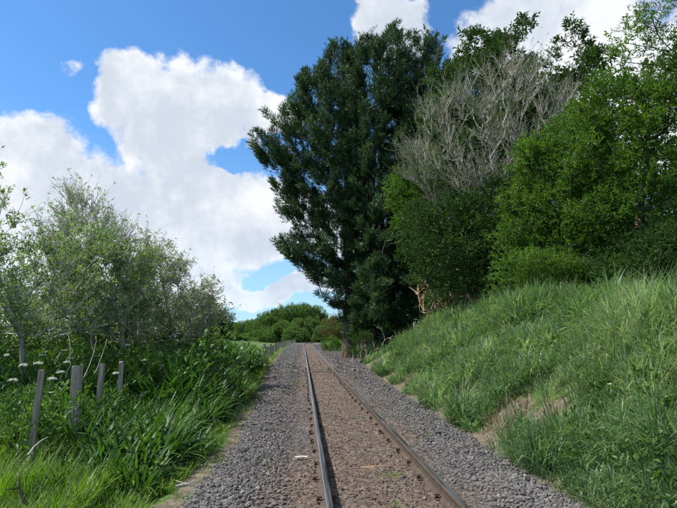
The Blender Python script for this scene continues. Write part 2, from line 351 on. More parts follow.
# ballast bed: a raised strip of its own that follows the line and dips under the verge at both sides
ysb = np.array([-6, -2, 1] + list(np.arange(2.5, 16, .09)) + geo(16.1, 330, .12, 1.028)); us = np.linspace(0, 1, 76)
def brown_at(x, Y):
    u = x - cx(Y); return np.clip(1.3 - np.abs(u) / 1.05 + vnoise(x * 1.6, Y * .8, 8) * 1.3, 0, .85)
def bed_z(x, Y):
    l, f = ledge(Y), foot(Y); e = np.clip(np.minimum(x - l, f - x) / .35, 0, 1)
    u = np.abs(x - cx(Y)); rim = .05 * np.exp(-((u - 1.45) / .3) ** 2)
    return -.06 + e * .062 + rim * e + vnoise(x * 5, Y * 5, 3) * .030 + vnoise(x * 1.2, Y * 1.2, 4) * .04 * e
Yb, U = np.meshgrid(ysb, us, indexing='ij'); l, f = ledge(Yb) - .12, foot(Yb) + .15
Xb = l + (f - l) * U + vnoise(Yb * 1.1, U * 0 + 3, 6) * .25 * (1 - 2 * U) ** 3 * -1; Zb = bed_z(Xb, Yb)
k = len(us); i = np.arange(len(ysb) - 1)[:, None] * k + np.arange(k - 1)[None]
F = np.concatenate([np.stack([i, i + 1, i + k + 1], -1).reshape(-1, 3), np.stack([i, i + k + 1, i + k], -1).reshape(-1, 3)])
mb = MB(); mb.add(np.stack([Xb, Yb, Zb], -1), F); link('ballast_bed', mb.mesh('ballast_bed', MT['bed'], {'brown': brown_at(Xb, Yb).ravel()}, True), kind='structure')

# ------------------------------------------------------------------ track
track = thing('railway_track', (.805, 6, 0), 'single railway track of two worn steel rails curving away to the right', 'railway track')
prof = [(-.062, 0), (-.062, .010), (-.012, .026), (-.010, .090), (-.031, .104), (-.033, .132), (-.028, .141), (-.018, .1445), (0, .1455), (.018, .1445), (.028, .141), (.033, .132), (.031, .104), (.010, .090), (.012, .026), (.062, .010), (.062, 0)]
yr = np.array([-6, 0] + list(np.arange(2, 96, 2.)) + list(np.arange(96, 262, 1.5)))
def rail(side):
    P = np.array(prof); n, k = len(yr), len(P); xc = cx(yr) + side * .5335 + .0335 * side; V = np.zeros((n, k, 3))
    V[:, :, 0] = xc[:, None] + P[None, :, 0] * 1.0; V[:, :, 1] = yr[:, None]; V[:, :, 2] = P[None, :, 1] + .006
    mb = MB(); i = np.arange(n - 1)[:, None] * k; j = np.arange(k - 1)[None]
    a = i + j; b = a + 1; c_ = b + k; d = a + k; mi = np.broadcast_to(((j >= 6) & (j <= 9)) * 1, a.shape)
    F = np.concatenate([np.stack([a, c_, b], -1).reshape(-1, 3), np.stack([a, d, c_], -1).reshape(-1, 3)]); mb.add(V, F)
    mb.mi = [np.concatenate([mi.ravel(), mi.ravel()]).astype(np.int32)]
    me = mb.mesh('rail', [MT['rust'], MT['railtop']]); o = link('rail', me, track); o.location = (-.805, -6, 0); return o
rail(-1); rail(1)
def box(mb, c, s, jit=0, rng=RNG, a=.5, mi=0, R=None):
    v = np.array([[x, y, z] for z in (-.5, .5) for y in (-.5, .5) for x in (-.5, .5)]) * np.array(s)
    if jit: v = v + rng.normal(0, jit, v.shape)
    if R is not None: v = v @ R.T
    f = [(0, 2, 3), (0, 3, 1), (4, 5, 7), (4, 7, 6), (0, 1, 5), (0, 5, 4), (2, 6, 7), (2, 7, 3), (0, 4, 6), (0, 6, 2), (1, 3, 7), (1, 7, 5)]
    mb.add(v + np.array(c), f, np.full(8, a), mi)
slm = []
for q in range(3):
    mb = MB(); xs_ = np.linspace(-1.05, 1.05, 15); ys_ = np.linspace(-.11, .11, 4); r = np.random.default_rng(q + 5)
    Xs, Ys = np.meshgrid(xs_, ys_); Zs = r.normal(0, .006, Xs.shape) + vnoise(Xs * 1.5 + q * 9, Ys * 3, 11) * .035; Xs = Xs + (np.abs(Xs) > 1) * r.normal(0, .02, Xs.shape); Ys = Ys + (np.abs(Ys) > .1) * r.normal(0, .008, Ys.shape)
    i = np.arange(3)[:, None] * 15 + np.arange(14)[None]; F = np.concatenate([np.stack([i, i + 1, i + 16], -1).reshape(-1, 3), np.stack([i, i + 16, i + 15], -1).reshape(-1, 3)])
    mb.add(np.stack([Xs, Ys, Zs], -1), F); ring = list(range(0, 15)) + [29, 44, 59] + list(range(58, 44, -1)) + [30, 15]
    T = np.stack([Xs, Ys, Zs], -1).reshape(-1, 3)[ring]; Bm = T - np.array([0, 0, .13]); n_ = len(ring); j = np.arange(n_); j2 = (j + 1) % n_
    mb.add(np.concatenate([T, Bm]), np.concatenate([np.stack([j, j + n_, j2], -1), np.stack([j2, j + n_, j2 + n_], -1)])); slm.append(mb.mesh('sleeper', MT['sleeper']))
mb = MB(); box(mb, (0, 0, .012), (.17, .13, .02)); 
for sx in (-1, 1):
    box(mb, (sx * .075, 0, .035), (.035, .05, .035), .003)
    box(mb, (sx * .063, 0, .052), (.05, .03, .012), .002)
clip = mb.mesh('rail_fastening', MT['rust'])
Ys = 3.15
for q in range(150):
    s = link('sleeper', slm[q % 3], track); h = R_(0) if Ys < 102 else math.atan((cx(Ys + 1) - cx(Ys - 1)) / 2)
    s.location = (float(cx(Ys)) - .805 + RNG.normal(0, .02), Ys - 6, -.012 + RNG.normal(0, .006)); s.rotation_euler = (0, 0, -h + RNG.normal(0, .008) + (math.pi if q % 2 else 0))
    if q < 34:
        for sx in (-1, 1): link('rail_fastening', clip, s, (sx * .567, 0, .012))
    Ys += .72 + RNG.normal(0, .015)

# ballast stones (nobody could count them)
ico = []; t = (1 + 5 ** .5) / 2
iv = nrm(np.array([(-1, t, 0), (1, t, 0), (-1, -t, 0), (1, -t, 0), (0, -1, t), (0, 1, t), (0, -1, -t), (0, 1, -t), (t, 0, -1), (t, 0, 1), (-t, 0, -1), (-t, 0, 1)], float))
if_ = np.array([(0, 11, 5), (0, 5, 1), (0, 1, 7), (0, 7, 10), (0, 10, 11), (1, 5, 9), (5, 11, 4), (11, 10, 2), (10, 7, 6), (7, 1, 8), (3, 9, 4), (3, 4, 2), (3, 2, 6), (3, 6, 8), (3, 8, 9), (4, 9, 5), (2, 4, 11), (6, 2, 10), (8, 6, 7), (9, 8, 1)])
ov = np.array([(1, 0, 0), (-1, 0, 0), (0, 1, 0), (0, -1, 0), (0, 0, 1), (0, 0, -1)], float); of = np.array([(0, 2, 4), (2, 1, 4), (1, 3, 4), (3, 0, 4), (2, 0, 5), (1, 2, 5), (3, 1, 5), (0, 3, 5)])
mb = MB(); BR = []
def stones(n, y0, y1, size, tv, tf, dens_center=.35, pw=1.):
    u = RNG.random(n) ** pw; Yp = y0 + (y1 - y0) * u; l, f = ledge(Yp), foot(Yp); x = l - .1 + (f - l + .25) * RNG.random(n)
    uc = np.abs(x - cx(Yp)); keep = RNG.random(n) < np.clip(.22 + (uc - .75) * 1.4, dens_center, 1)
    keep &= (np.abs(uc - .567) > .075); x, Yp, uc = x[keep], Yp[keep], uc[keep]; n = len(x)
    s = size * np.exp(RNG.normal(0, .33, n)) * np.where(uc < .95, .72, 1); br = brown_at(x, Yp)
    for v in range(4):
        m_ = (np.arange(n) % 4) == v; t_ = tv * (1 + np.random.default_rng(v).uniform(-.3, .28, (len(tv), 1))); k = int(m_.sum())
        sc = s[m_][:, None] * RNG.uniform(.62, 1.15, (k, 3)) * np.array([1, 1, .75])
        p = np.stack([x[m_], Yp[m_], bed_z(x[m_], Yp[m_]) + s[m_] * .28], -1)
        R = frames(nrm(np.array([0, 0, 1.]) + RNG.normal(0, .5, (k, 3))), RNG.random(k) * 6.3)
        V, F = rep(t_, tf, p, R, sc); a = np.repeat(np.clip(RNG.beta(2, 2.6, k), 0, 1), len(tv)); mb.add(V, F, a); BR.append(np.repeat(br[m_], len(tv)))
stones(12500, 3.9, 6.1, .0168, iv, if_); stones(11500, 6, 8, .0178, ov, of); stones(17500, 8, 14, .0205, ov, of); stones(14500, 14, 26, .028, ov, of, .2); stones(15000, 24, 120, .045, ov, of, .2, 2.6)
link('ballast_stones', mb.mesh('ballast_stones', MT['stone'], {'brown': np.concatenate(BR)}), kind='stuff', label='loose grey and brown crushed ballast stones round the rails')
print('stones', mb.tris())

# ------------------------------------------------------------------ grass
def grass_patch(pts, z, n_per, L0, W0, droop=(.3, 1.3), K=3, spread=.10, downhill=None, jitter=.3):
    n = len(pts); idx = np.repeat(np.arange(n), n_per); m_ = len(idx); a = RNG.random(m_) * 2 * np.pi
    lean = np.stack([np.cos(a), np.sin(a), np.zeros(m_)], -1)
    if downhill is not None: lean = nrm(lean + downhill[idx] * .5)
    rad = spread * np.sqrt(RNG.random(m_)); r = np.stack([pts[idx, 0] + np.cos(a) * rad, pts[idx, 1] + np.sin(a) * rad, np.zeros(m_)], -1); r[:, 2] = z(r[:, 0], r[:, 1]) - .01
    Ln = L0[idx] * RNG.uniform(.5, 1.15, m_); Wd = W0[idx] * RNG.uniform(.7, 1.3, m_); d = RNG.uniform(*droop, m_)
    V, F, k = blades(r, lean, Ln, Wd, d, K); tone = np.clip(np.repeat(RNG.beta(1.3, 1.3, n) + vnoise(pts[:, 0] * .7, pts[:, 1] * .7, 23) * .8, n_per) * .7 + RNG.random(m_) * .35 - .05, 0, 1)
    return V, F, np.repeat(tone, k)
bank = MB()
def tuss(n, y0, y1, w, x0=-.06, x1=4.6, npb=40, L=.46, p=1., K=3):
    Yp = y0 + (y1 - y0) * RNG.random(n) ** p; x = foot(Yp) + x0 + (x1 - x0) * RNG.random(n)
    bareness = soil(x + .1, Yp) * 1.5 + soil(x - .15, Yp)
    keep = RNG.random(n) > bareness; x, Yp = x[keep], Yp[keep]; n = len(x); P = np.stack([x, Yp], -1); size = np.clip(1 + vnoise(x * 1.1, Yp * 1.1, 9) * 2.4, .4, 1.9) * RNG.uniform(.7, 1.3, n)
    dh = np.tile(np.array([[-.75, -.15, 0]]), (n, 1)); return grass_patch(P, gz, npb, L * size, w * np.ones(n), (.3, 2.1), K, .13, dh)
for args in ((2000, 3.2, 8.5, .0125), (1900, 8.5, 15, .019)):
    bank.add(*tuss(*args, npb=24))
bank.add(*tuss(2000, 15, 26, .03, npb=24, K=2)); bank.add(*tuss(1100, 25, 46, .04, npb=20, K=2)); bank.add(*tuss(500, 46, 130, .08, npb=14, x1=5, K=2))
bank.add(*tuss(600, 3.2, 16, .010, npb=14, L=.2, x0=-.12, x1=.35))
link('bank_grass', bank.mesh('bank_grass', MT['grass_bank']), kind='stuff', label='long blue-green grass covering the steep bank right of the track')
print('bank', bank.tris())
dry = MB()
for (n, y0, y1, w, x1) in ((1500, 4.4, 24, .009, 4), (150, 4, 26, .010, 4.4), (260, 7, 26, .012, 0)):
    Yp = RNG.uniform(y0, y1, n); x = foot(Yp) + RNG.uniform(.05, x1, n) if x1 else foot(Yp) + 3.1 + RNG.normal(0, .5, n); P = np.stack([x, Yp], -1)
    k = (soil(x, Yp) > .12) if x1 == 4 else (vnoise(x * .8, Yp * .45, 5) > .05); P = P[k]; n = len(P)
    dry.add(*grass_patch(P, gz, 16, RNG.uniform(.15, .42, n), w * np.ones(n), (.5, 1.9), 3, .14, np.tile(np.array([[-.8, -.1, 0]]), (n, 1))))
link('dry_grass', dry.mesh('dry_grass', MT['straw']), kind='stuff', label='straw-coloured dead grass at the foot and crest of the bank')
# left verge: lush long grass in the foreground, thinner towards the field
lush = MB()
def lpatch(n, y0, y1, x0, x1, L, w, npb, K=3, droop=(.3, 1.4), wind=(.5, .1, 0)):
    Yp = RNG.uniform(y0, y1, n); x = ledge(Yp) + x0 + (x1 - x0) * RNG.random(n); P = np.stack([x, Yp], -1)
    size = np.clip(1 + vnoise(x * 1.3, Yp * 1.3, 19) * 1.3, .5, 1.6); return grass_patch(P, gz, npb, L * size * RNG.uniform(.7, 1.2, n), w * np.ones(n), droop, K, .13, np.tile(np.array([wind]), (n, 1)))
lush.add(*lpatch(860, 3.6, 6.3, -3.4, -.75, .46, .009, 25, 3)); lush.add(*lpatch(160, 6.2, 7.4, -3.6, -1.6, .42, .009, 22, 3))
lush.add(*lpatch(560, 4.0, 9.5, -1.0, -.12, .24, .0075, 18))
lush.add(*lpatch(330, 4.0, 24, -.55, .15, .14, .006, 14))
lush.add(*lpatch(420, 13, 23, -.75, -.1, .36, .016, 20))
lush.add(*lpatch(700, 20, 75, -1.6, -.15, .34, .04, 12, 2))
lush.add(*lpatch(900, 8, 34, -9, -3.4, .55, .022, 12, 2))
lush.add(*lpatch(800, 34, 110, -30, -2, .35, .07, 8, 2))
lush.add(*lpatch(300, 75, 190, -4, -.2, .3, .09, 8, 2))
# weeds in the ballast
wx = np.array([(-.17, 17.3), (-.25, 18.1), (-.1, 18.6), (1.9, 8.4), (1.95, 8.7), (.95, 7.5), (1.0, 6.4), (1.05, 6.2), (.9, 5.1), (1.0, 4.9), (-.4, 9.3), (2.0, 10.9), (1.1, 10.5), (-.5, 6.8), (.2, 13.5), (1.0, 8.5), (.5, 15.5), (.9, 12.0), (2.2, 14)])
wp = np.repeat(wx, 7, 0) + RNG.normal(0, .12, (len(wx) * 7, 2)); lush.add(*grass_patch(wp, lambda x, y: bed_z(x, y), 9, np.full(len(wp), .055), np.full(len(wp), .006), (.4, 1.6), 2, .04))
link('verge_grass', lush.mesh('verge_grass', MT['grass_lush']), kind='stuff', label='long yellow-green grass on the left verge and in the field')
print('lush', lush.tris())

# ------------------------------------------------------------------ foliage templates
def leaf_t(w=.42, fold=.12):   # one leaf along +z, unit length, folded on its midrib
    return np.array([(0, 0, 0), (w * .5, fold, .42), (0, -.02, 1), (-w * .5, fold, .42), (0, 0, .45)]), np.array([(0, 1, 4), (1, 2, 4), (2, 3, 4), (3, 0, 4)])
def leaf2(w=.42, fold=.1): return np.array([(0, 0, 0), (w * .5, fold, .45), (0, 0, 1), (-w * .5, fold, .45)]), np.array([(0, 1, 2), (0, 2, 3)])
def sprig(k, seed, w=.42, spread=.9, lf=.42, base=leaf2):
    r = np.random.default_rng(seed); tv, tf = base(w); d = r.normal(0, spread, (k, 3)); d[:, 2] = np.abs(d[:, 2]) * .5 + .55; d = nrm(d)
    pos = np.zeros((k, 3)); pos[:, 2] = np.linspace(0, .62, k); pos[:, :2] += r.normal(0, .05, (k, 2))
    V, F = rep(tv, tf, pos, frames(d, r.random(k) * 6.3), r.uniform(.75, 1.2, k) * lf); return V, F
def pine_shoot(seed, k=7):
    r = np.random.default_rng(seed); a = np.arange(k) * 2.4 + r.random(k); h = np.linspace(0, .72, k); el_ = np.linspace(.45, 1.25, k)
    d = np.stack([np.cos(a) * np.cos(el_), np.sin(a) * np.cos(el_), np.sin(el_)], -1); b = np.stack([np.zeros(k), np.zeros(k), h], -1)
    s = nrm(np.cross(d, r.normal(size=(k, 3)))) * .065; V = np.stack([b - s, b + s, b + d * .52], 1).reshape(-1, 3); F = np.arange(3 * k).reshape(-1, 3); return V, F
def scatter_tpl(mb, tpls, pos, d, s, tone=None, mi=0):
    n = len(pos); which = RNG.integers(0, len(tpls), n); roll = RNG.random(n) * 6.3
    tone = RNG.random(n) if tone is None else tone
    for q, (tv, tf) in enumerate(tpls):
        k = which == q
        if k.any():
            V, F = rep(tv, tf, pos[k], frames(d[k], roll[k]), s[k]); mb.add(V, F, np.repeat(np.clip(tone[k], 0, 1), len(tv)), mi)
SPRIGS = [sprig(6, q) for q in range(4)]; SPRIG_L = [sprig(7, q + 10, .34, .7, .5) for q in range(4)]; SHOOTS = [pine_shoot(q) for q in range(4)]; SPRIG_T = [sprig(8, q + 20, .3, .8, .55) for q in range(3)]

def inpoly(P, poly):
    x, y = P[:, 0], P[:, 1]; o = np.zeros(len(P), bool); n = len(poly)
    for i in range(n):
        x1, y1 = poly[i]; x2, y2 = poly[(i + 1) % n]
        o ^= ((y1 > y) != (y2 > y)) & (x < (x2 - x1) * (y - y1) / ((y2 - y1) or 1e-9) + x1)
    return o
def edged(P, poly):
    dm = np.full(len(P), 1e9); n = len(poly)
    for i in range(n):
        a = np.array(poly[i], float); b = np.array(poly[(i + 1) % n], float); ab = b - a
        t = np.clip(((P - a) @ ab) / (ab @ ab + 1e-9), 0, 1); dm = np.minimum(dm, np.linalg.norm(P - a - t[:, None] * ab, axis=1))
    return dm
def crown_pts(poly_px, Y0, depth, n, gap=0.0, seed=0, shell=.5):
    """n clump centres inside a crown whose side elevation is poly (photo px, taken to metres at Y0) and whose half depth is `depth` metres"""
    r = np.random.default_rng(seed); W = np.array([at(a, b, Y0)[[0, 2]] for a, b in poly_px]); lo, hi = W.min(0), W.max(0); out = []
    while len(out) < n:
        P = lo + (hi - lo) * r.random((n * 3, 2)); P = P[inpoly(P, W)]; e = edged(P, W); th = np.sqrt(np.clip(e / (depth * .9), .02, 1))
        u = r.uniform(-1, 1, len(P)); u = np.sign(u) * np.abs(u) ** shell; y = u * depth * th
        if gap: k = vnoise(P[:, 0] * .55 + seed, P[:, 1] * .55 + y * .3, seed + 30) > gap - .5; P, y = P[k], y[k]
        out += list(np.stack([P[:, 0], Y0 + y, P[:, 1]], -1))
    return np.array(out[:n])
def skeleton(trunk, targets, kk=3, lift=.8, wander=.06, seed=0, plw=.25):
    """grow limbs from the trunk line to every clump: returns node array, parents"""
    r = np.random.default_rng(seed); N_ = [np.array(p, float) for p in trunk]; Pa = [-1] + list(range(len(trunk) - 1)); pl = [0]
    for a, b in zip(N_[:-1], N_[1:]): pl.append(pl[-1] + np.linalg.norm(b - a))
    T0 = np.array(N_); order = np.argsort([np.min(np.linalg.norm(T0 - t, axis=1)) for t in targets]); cap = len(trunk) + len(targets) * (kk + 1)
    A = np.zeros((cap, 3)); A[:len(N_)] = N_; PL = np.zeros(cap); PL[:len(N_)] = pl; n = len(N_); Pa = Pa + [0] * (cap - n); ends = []
    for ti in order:
        t = targets[ti]; d = A[:n] - t; dist = np.linalg.norm(d, axis=1); cost = dist + plw * PL[:n] + np.maximum(0, d[:, 2]) * lift; cost[0] += 3
        j = int(np.argmin(cost)); a = A[j].copy(); L_ = dist[j]; side = r.normal(0, wander * L_, 3); pj = j; h0 = PL[j]
        for q in range(1, kk + 1):
            s = q / (kk + 1); A[n] = a + (t - a) * s + side * math.sin(s * math.pi) + np.array([0, 0, -.12 * L_ * math.sin(s * math.pi)]); Pa[n] = pj; PL[n] = h0 + L_ * s; pj = n; n += 1
        A[n] = t; Pa[n] = pj; PL[n] = h0 + L_; ends.append(n); n += 1
    return A[:n], np.array(Pa[:n]), np.array(ends)
def wood(mb, A, Pa, r_tip, r_max, expo=.45, ntr=0, sides=5):
    n = len(A); cnt = np.zeros(n); kids = np.bincount(Pa[Pa >= 0], minlength=n); cnt[kids == 0] = 1
    for i in range(n - 1, 0, -1): cnt[Pa[i]] += cnt[i]
    rad = np.minimum(r_tip * np.maximum(cnt, 1) ** expo, r_max)
    i = np.arange(max(1, ntr), n); a, b = A[Pa[i]], A[i]; d = b - a; P = np.stack([a - d * .04, (a + b) / 2, b + d * .04], 1); ra = np.minimum(rad[Pa[i]], rad[i] * 1.5); Rr = np.stack([ra, (ra + rad[i]) / 2, rad[i]], 1)
    big = rad[i] > r_tip * 3
    for m_, s in ((big, sides + 2), (~big, 3)):
        if m_.any(): mb.add(*tubes(P[m_], Rr[m_], s))
    return rad
def trunk_tube(mb, pts, r0, r1, sides=10, flare=1.5, nz=.12, seed=0):
    pts = np.array(pts, float); K = max(14, len(pts) * 3); t = np.linspace(0, 1, K); s = np.linspace(0, 1, len(pts)); P = np.stack([np.interp(t, s, pts[:, q]) for q in range(3)], -1)
    for _ in range(2): P[1:-1] = (P[:-2] + 2 * P[1:-1] + P[2:]) / 4
    r = np.random.default_rng(seed); rad = (r0 + (r1 - r0) * t) * (1 + (flare - 1) * np.exp(-t * K * .35)); V, F = tubes(P[None], rad[None], sides, True)
    V = V.reshape(K, sides, 3); V += (V - P[:, None]) * (r.normal(0, nz, (1, sides, 1)) + r.normal(0, nz * .35, (K, sides, 1))); mb.add(V, F)
def resample(pts, k):
    pts = np.array(pts, float); t = np.linspace(0, 1, k); s = np.linspace(0, 1, len(pts)); return [np.array([np.interp(q, s, pts[:, c]) for c in range(3)]) for q in t]

def make_tree(name, label, cat, base, trunk, targets, crown_mb, mats, r0=.25, r1=.05, r_tip=.012, group=None, seed=0, kk=3, lift=.8, wander=.06, extra_wood=None, sides=10, parts=('trunk', 'branches', 'crown')):
    base = np.array(base, float); t = thing(name, base, label, cat, group); tr = resample(trunk, 9)
    A, Pa, ends = skeleton(tr, targets, kk, lift, wander, seed)
    mb = MB(); trunk_tube(mb, tr, r0, r1, sides, seed=seed); me = mb.mesh('trunk', mats[0], smooth=True); me.transform(__import__('mathutils').Matrix.Translation(Vector(-base))); link('trunk', me, t)
    mb = MB(); rad = wood(mb, A, Pa, r_tip, r0 * .6, ntr=9)
    if extra_wood is not None: extra_wood(mb, A, Pa, ends)
    me = mb.mesh('branches', mats[1], smooth=True); me.transform(__import__('mathutils').Matrix.Translation(Vector(-base))); link('branches', me, t)
    if crown_mb is not None:
        cm = crown_mb(A, Pa, ends); me = cm.mesh('crown', mats[2]); me.transform(__import__('mathutils').Matrix.Translation(Vector(-base))); link('crown', me, t)
        print(name, label[:30], cm.tris(), mb.tris())
    return t
def parent_dir(A, Pa, ends): return nrm(A[ends] - A[Pa[ends]])

def leafy(tpl, per, rad, size, center, toneb=0., updir=.35, flat=.75, seed=0, along=True):
    """sprigs massed round every clump centre, looser at the rim"""
    def f(A, Pa, ends):
        r = np.random.default_rng(seed + 77); mb = MB(); E_ = A[ends]; n = len(E_); rr = rad * r.uniform(.6, 1.35, n); k = (per * (rr / rad) ** 1.5).astype(int) + 1; idx = np.repeat(np.arange(n), k); m_ = len(idx)
        o = rdir(m_, r) * (r.random(m_)[:, None] ** .45) * rr[idx][:, None]; o[:, 2] *= flat; p = E_[idx] + o
        out = nrm(p - np.array(center)[None]); d = nrm(nrm(o) * .8 + out * .5 + np.array([0, 0, updir]) + r.normal(0, .5, (m_, 3)))
        tone = np.clip(r.beta(1.4, 1.4, n)[idx] * .62 + r.random(m_) * .38 + toneb, 0, 1); scatter_tpl(mb, tpl, p, d, size * r.uniform(.7, 1.3, m_), tone); return mb
    return f
def piney(per, length, center, seed=0, size=.42, toneb=0., wid=.23):
    """each limb end carries an upswept plume of needle shoots"""
    def f(A, Pa, ends):
        r = np.random.default_rng(seed + 99); mb = MB(); E_ = A[ends]; n = len(E_); out = E_ - np.array(center)[None]; out[:, 2] *= .25; out = nrm(out)
        ax = nrm(out * .85 + np.array([0, 0, .75]) + r.normal(0, .16, (n, 3))); L_ = length * r.uniform(.6, 1.35, n); idx = np.repeat(np.arange(n), per); m_ = len(idx); t = r.random(m_) ** .8
        w = wid * L_[idx] * (1 - t * .82) * (.35 + 1.1 * np.minimum(t * 3, 1) * .6); o = rdir(m_, r); o -= (o * ax[idx]).sum(1, keepdims=True) * ax[idx]; o = nrm(o)
        p = E_[idx] + ax[idx] * ((t - .72) * L_[idx])[:, None] + o * (w * r.random(m_) ** .5)[:, None]; d = nrm(ax[idx] * .95 + o * .8 + np.array([0, 0, .25]) + r.normal(0, .2, (m_, 3)))
        scatter_tpl(mb, SHOOTS, p, d, size * r.uniform(.7, 1.25, m_), np.clip(r.random(n)[idx] * .5 + t * .25 + r.random(m_) * .3 + toneb, 0, 1)); return mb
    return f
def twiggy(per, length, rad=.006, sub=2, seed=0, up=.4, K=5, center=None, curl=.35):
    """bare twigs fanning from every limb end"""
    def f(mb, A, Pa, ends):
        r = np.random.default_rng(seed + 55); pd = parent_dir(A, Pa, ends); idx = np.repeat(np.arange(len(ends)), per); n = len(idx); out = pd[idx] if center is None else nrm(A[ends][idx] - np.array(center)[None])
        back = r.random(n)[:, None] * .5; st = A[ends][idx] - (A[ends] - A[Pa[ends]])[idx] * back
        d = nrm(pd[idx] * .5 + out * .5 + rdir(n, r) * .75 + np.array([0, 0, up])); L_ = length * r.uniform(.4, 1.3, n)
        def grow(st, d, L_, rad, bendv):
            t = np.linspace(0, 1, K)[None, :, None]; return st[:, None] + d[:, None] * (L_[:, None, None] * t) + bendv[:, None] * (L_[:, None, None] * t * t)
        b = rdir(n, r) * curl * r.random(n)[:, None] + np.array([0, 0, up * .4]); P = grow(st, d, L_, rad, b); P[:, 1:-1] += r.normal(0, .012, P[:, 1:-1].shape) * L_[:, None, None] * 2
        Rr = rad * np.linspace(1.5, .45, K)[None] * r.uniform(.7, 1.3, (n, 1)); mb.add(*tubes(P, Rr, 3)); f.tips = [P.reshape(-1, 3)]
        for s in range(sub):
            q = r.integers(1, K - 1, n); st2 = P[np.arange(n), q]; d2 = nrm(nrm(P[np.arange(n), q + 1] - st2) + rdir(n, r) * .75); P2 = grow(st2, d2, L_ * r.uniform(.25, .6, n), rad, rdir(n, r) * .25 + np.array([0, 0, .15]))
            mb.add(*tubes(P2, Rr * .62, 3)); f.tips.append(P2.reshape(-1, 3))
    return f
def tip_leaves(tw, frac, tpl, size, seed=0, toneb=0):
    def f(A, Pa, ends):
        r = np.random.default_rng(seed + 3); T = np.concatenate(tw.tips); T = T[r.random(len(T)) < frac]; mb = MB(); n = len(T); scatter_tpl(mb, tpl, T + r.normal(0, .03, T.shape), nrm(rdir(n, r) + np.array([0, 0, .4])), size * r.uniform(.6, 1.3, n), r.random(n) + toneb); return mb
    return f

# ------------------------------------------------------------------ pines on the right
PINE_GROUP = 'tall dark pines right of the track'
def pine(label, px_base, Y0, poly, n, trunk_px, depth, seed, r0=.42, per=46, length=1.55, size=.42, gap=.2):
    b = at(px_base[0], px_base[1], Y0); b[2] = gz(b[0], Y0) - .1; tr = [b] + [at(a, c_, Y0) for a, c_ in trunk_px]; T = crown_pts(poly, Y0, depth, n, gap, seed, .7)
    mid = np.array(tr[len(tr) // 2]); return make_tree('pine_tree', label, 'pine tree', b, tr, T, piney(per, length, mid, seed, size), (MT['bark'], MT['greybark'], MT['pine']), r0, .06, .016, PINE_GROUP, seed, lift=1.6, wander=.05)
pine('tallest spreading pine nearest the track, its boughs reaching left over the rails', (349, 350), 41,
     [(345, 322), (322, 296), (302, 268), (272, 243), (300, 225), (272, 212), (282, 196), (272, 182), (286, 168), (262, 160), (249, 140), (262, 134), (266, 112), (284, 118), (292, 96), (302, 66), (314, 74), (322, 52), (336, 44), (350, 50), (362, 80), (368, 150), (372, 230), (362, 300)], 640, [(350, 300), (346, 220), (350, 140), (344, 62)], 4.6, 1)
pine('pine with a pale bare trunk, second from the track', (368, 352), 38,
     [(340, 110), (350, 60), (362, 38), (380, 36), (396, 30), (408, 44), (420, 80), (425, 180), (420, 260), (400, 300), (362, 290), (350, 220)], 490, [(368, 290), (372, 200), (376, 120), (384, 45)], 4.2, 2)
pine('pine standing third from the track with foliage to the ground', (392, 350), 40,
     [(385, 80), (398, 40), (412, 36), (432, 40), (446, 52), (456, 80), (462, 160), (455, 250), (440, 310), (400, 320), (390, 260), (384, 160)], 430, [(390, 290), (398, 200), (412, 110), (424, 50)], 4.0, 3)
pine('lower shaggy pine crowding behind the dead branches', (452, 322), 36,
     [(395, 170), (412, 120), (440, 110), (470, 120), (478, 190), (470, 260), (452, 300), (425, 312), (400, 290)], 300, [(448, 290), (440, 220), (436, 140)], 3.4, 4, .3, gap=.2)
pine('pine standing behind the nearest ones, filling the middle of the group', (384, 345), 47,
     [(312, 130), (330, 85), (345, 66), (370, 60), (400, 56), (430, 66), (446, 120), (448, 240), (440, 320), (360, 322), (330, 270), (306, 220)], 260, [(384, 280), (380, 180), (384, 90)], 4.0, 6, .4, per=34, length=1.9, size=.5, gap=.1)
pine('short pine skirt of foliage hanging by the track at the foot of the trunks', (374, 356), 36,
     [(352, 290), (366, 262), (388, 262), (402, 300), (404, 340), (388, 356), (370, 356), (354, 336)], 130, [(376, 330), (378, 280)], 2.0, 5, .16, per=40, length=1.1)

# dark tufted trees behind the bare one
def leaftree(name, label, cat, px_base, Y0, poly, n, trunk_px, depth, seed, mat, bark, per=40, rad=.7, size=.3, r0=.22, tpl=SPRIGS, group=None, gap=.2, updir=.35, toneb=0, r_tip=.01, gzb=True, shell=.6, flat=.75):
    b = at(px_base[0], px_base[1], Y0); b[2] = gz(b[0], Y0) - .1; tr = [b] + [at(a, c_, Y0) for a, c_ in trunk_px]; T = crown_pts(poly, Y0, depth, n, gap, seed, shell)
    c0 = T.mean(0); return make_tree(name, label, cat, b, tr, T, leafy(tpl, per, rad, size, c0, toneb, updir, flat, seed), (bark, bark, mat), r0, .04, r_tip, group, seed, lift=1.2)
leaftree('broadleaf_tree', 'dark tree with tufted tips showing above the bare grey tree', 'tree', (545, 300), 31,
         [(425, 85), (440, 62), (458, 56), (468, 38), (484, 46), (500, 34), (512, 20), (526, 28), (522, 50), (540, 46), (545, 62), (533, 85), (555, 92), (552, 60), (560, 28), (576, 22), (584, 40), (600, 38), (604, 52), (594, 72), (586, 90), (600, 120), (590, 170), (520, 180), (450, 170), (430, 120)],
         190, [(540, 220), (530, 130), (520, 60)], 3.2, 11, MT['dark'], MT['bark'], per=34, rad=.62, size=.47, tpl=SPRIG_T, gap=.25)
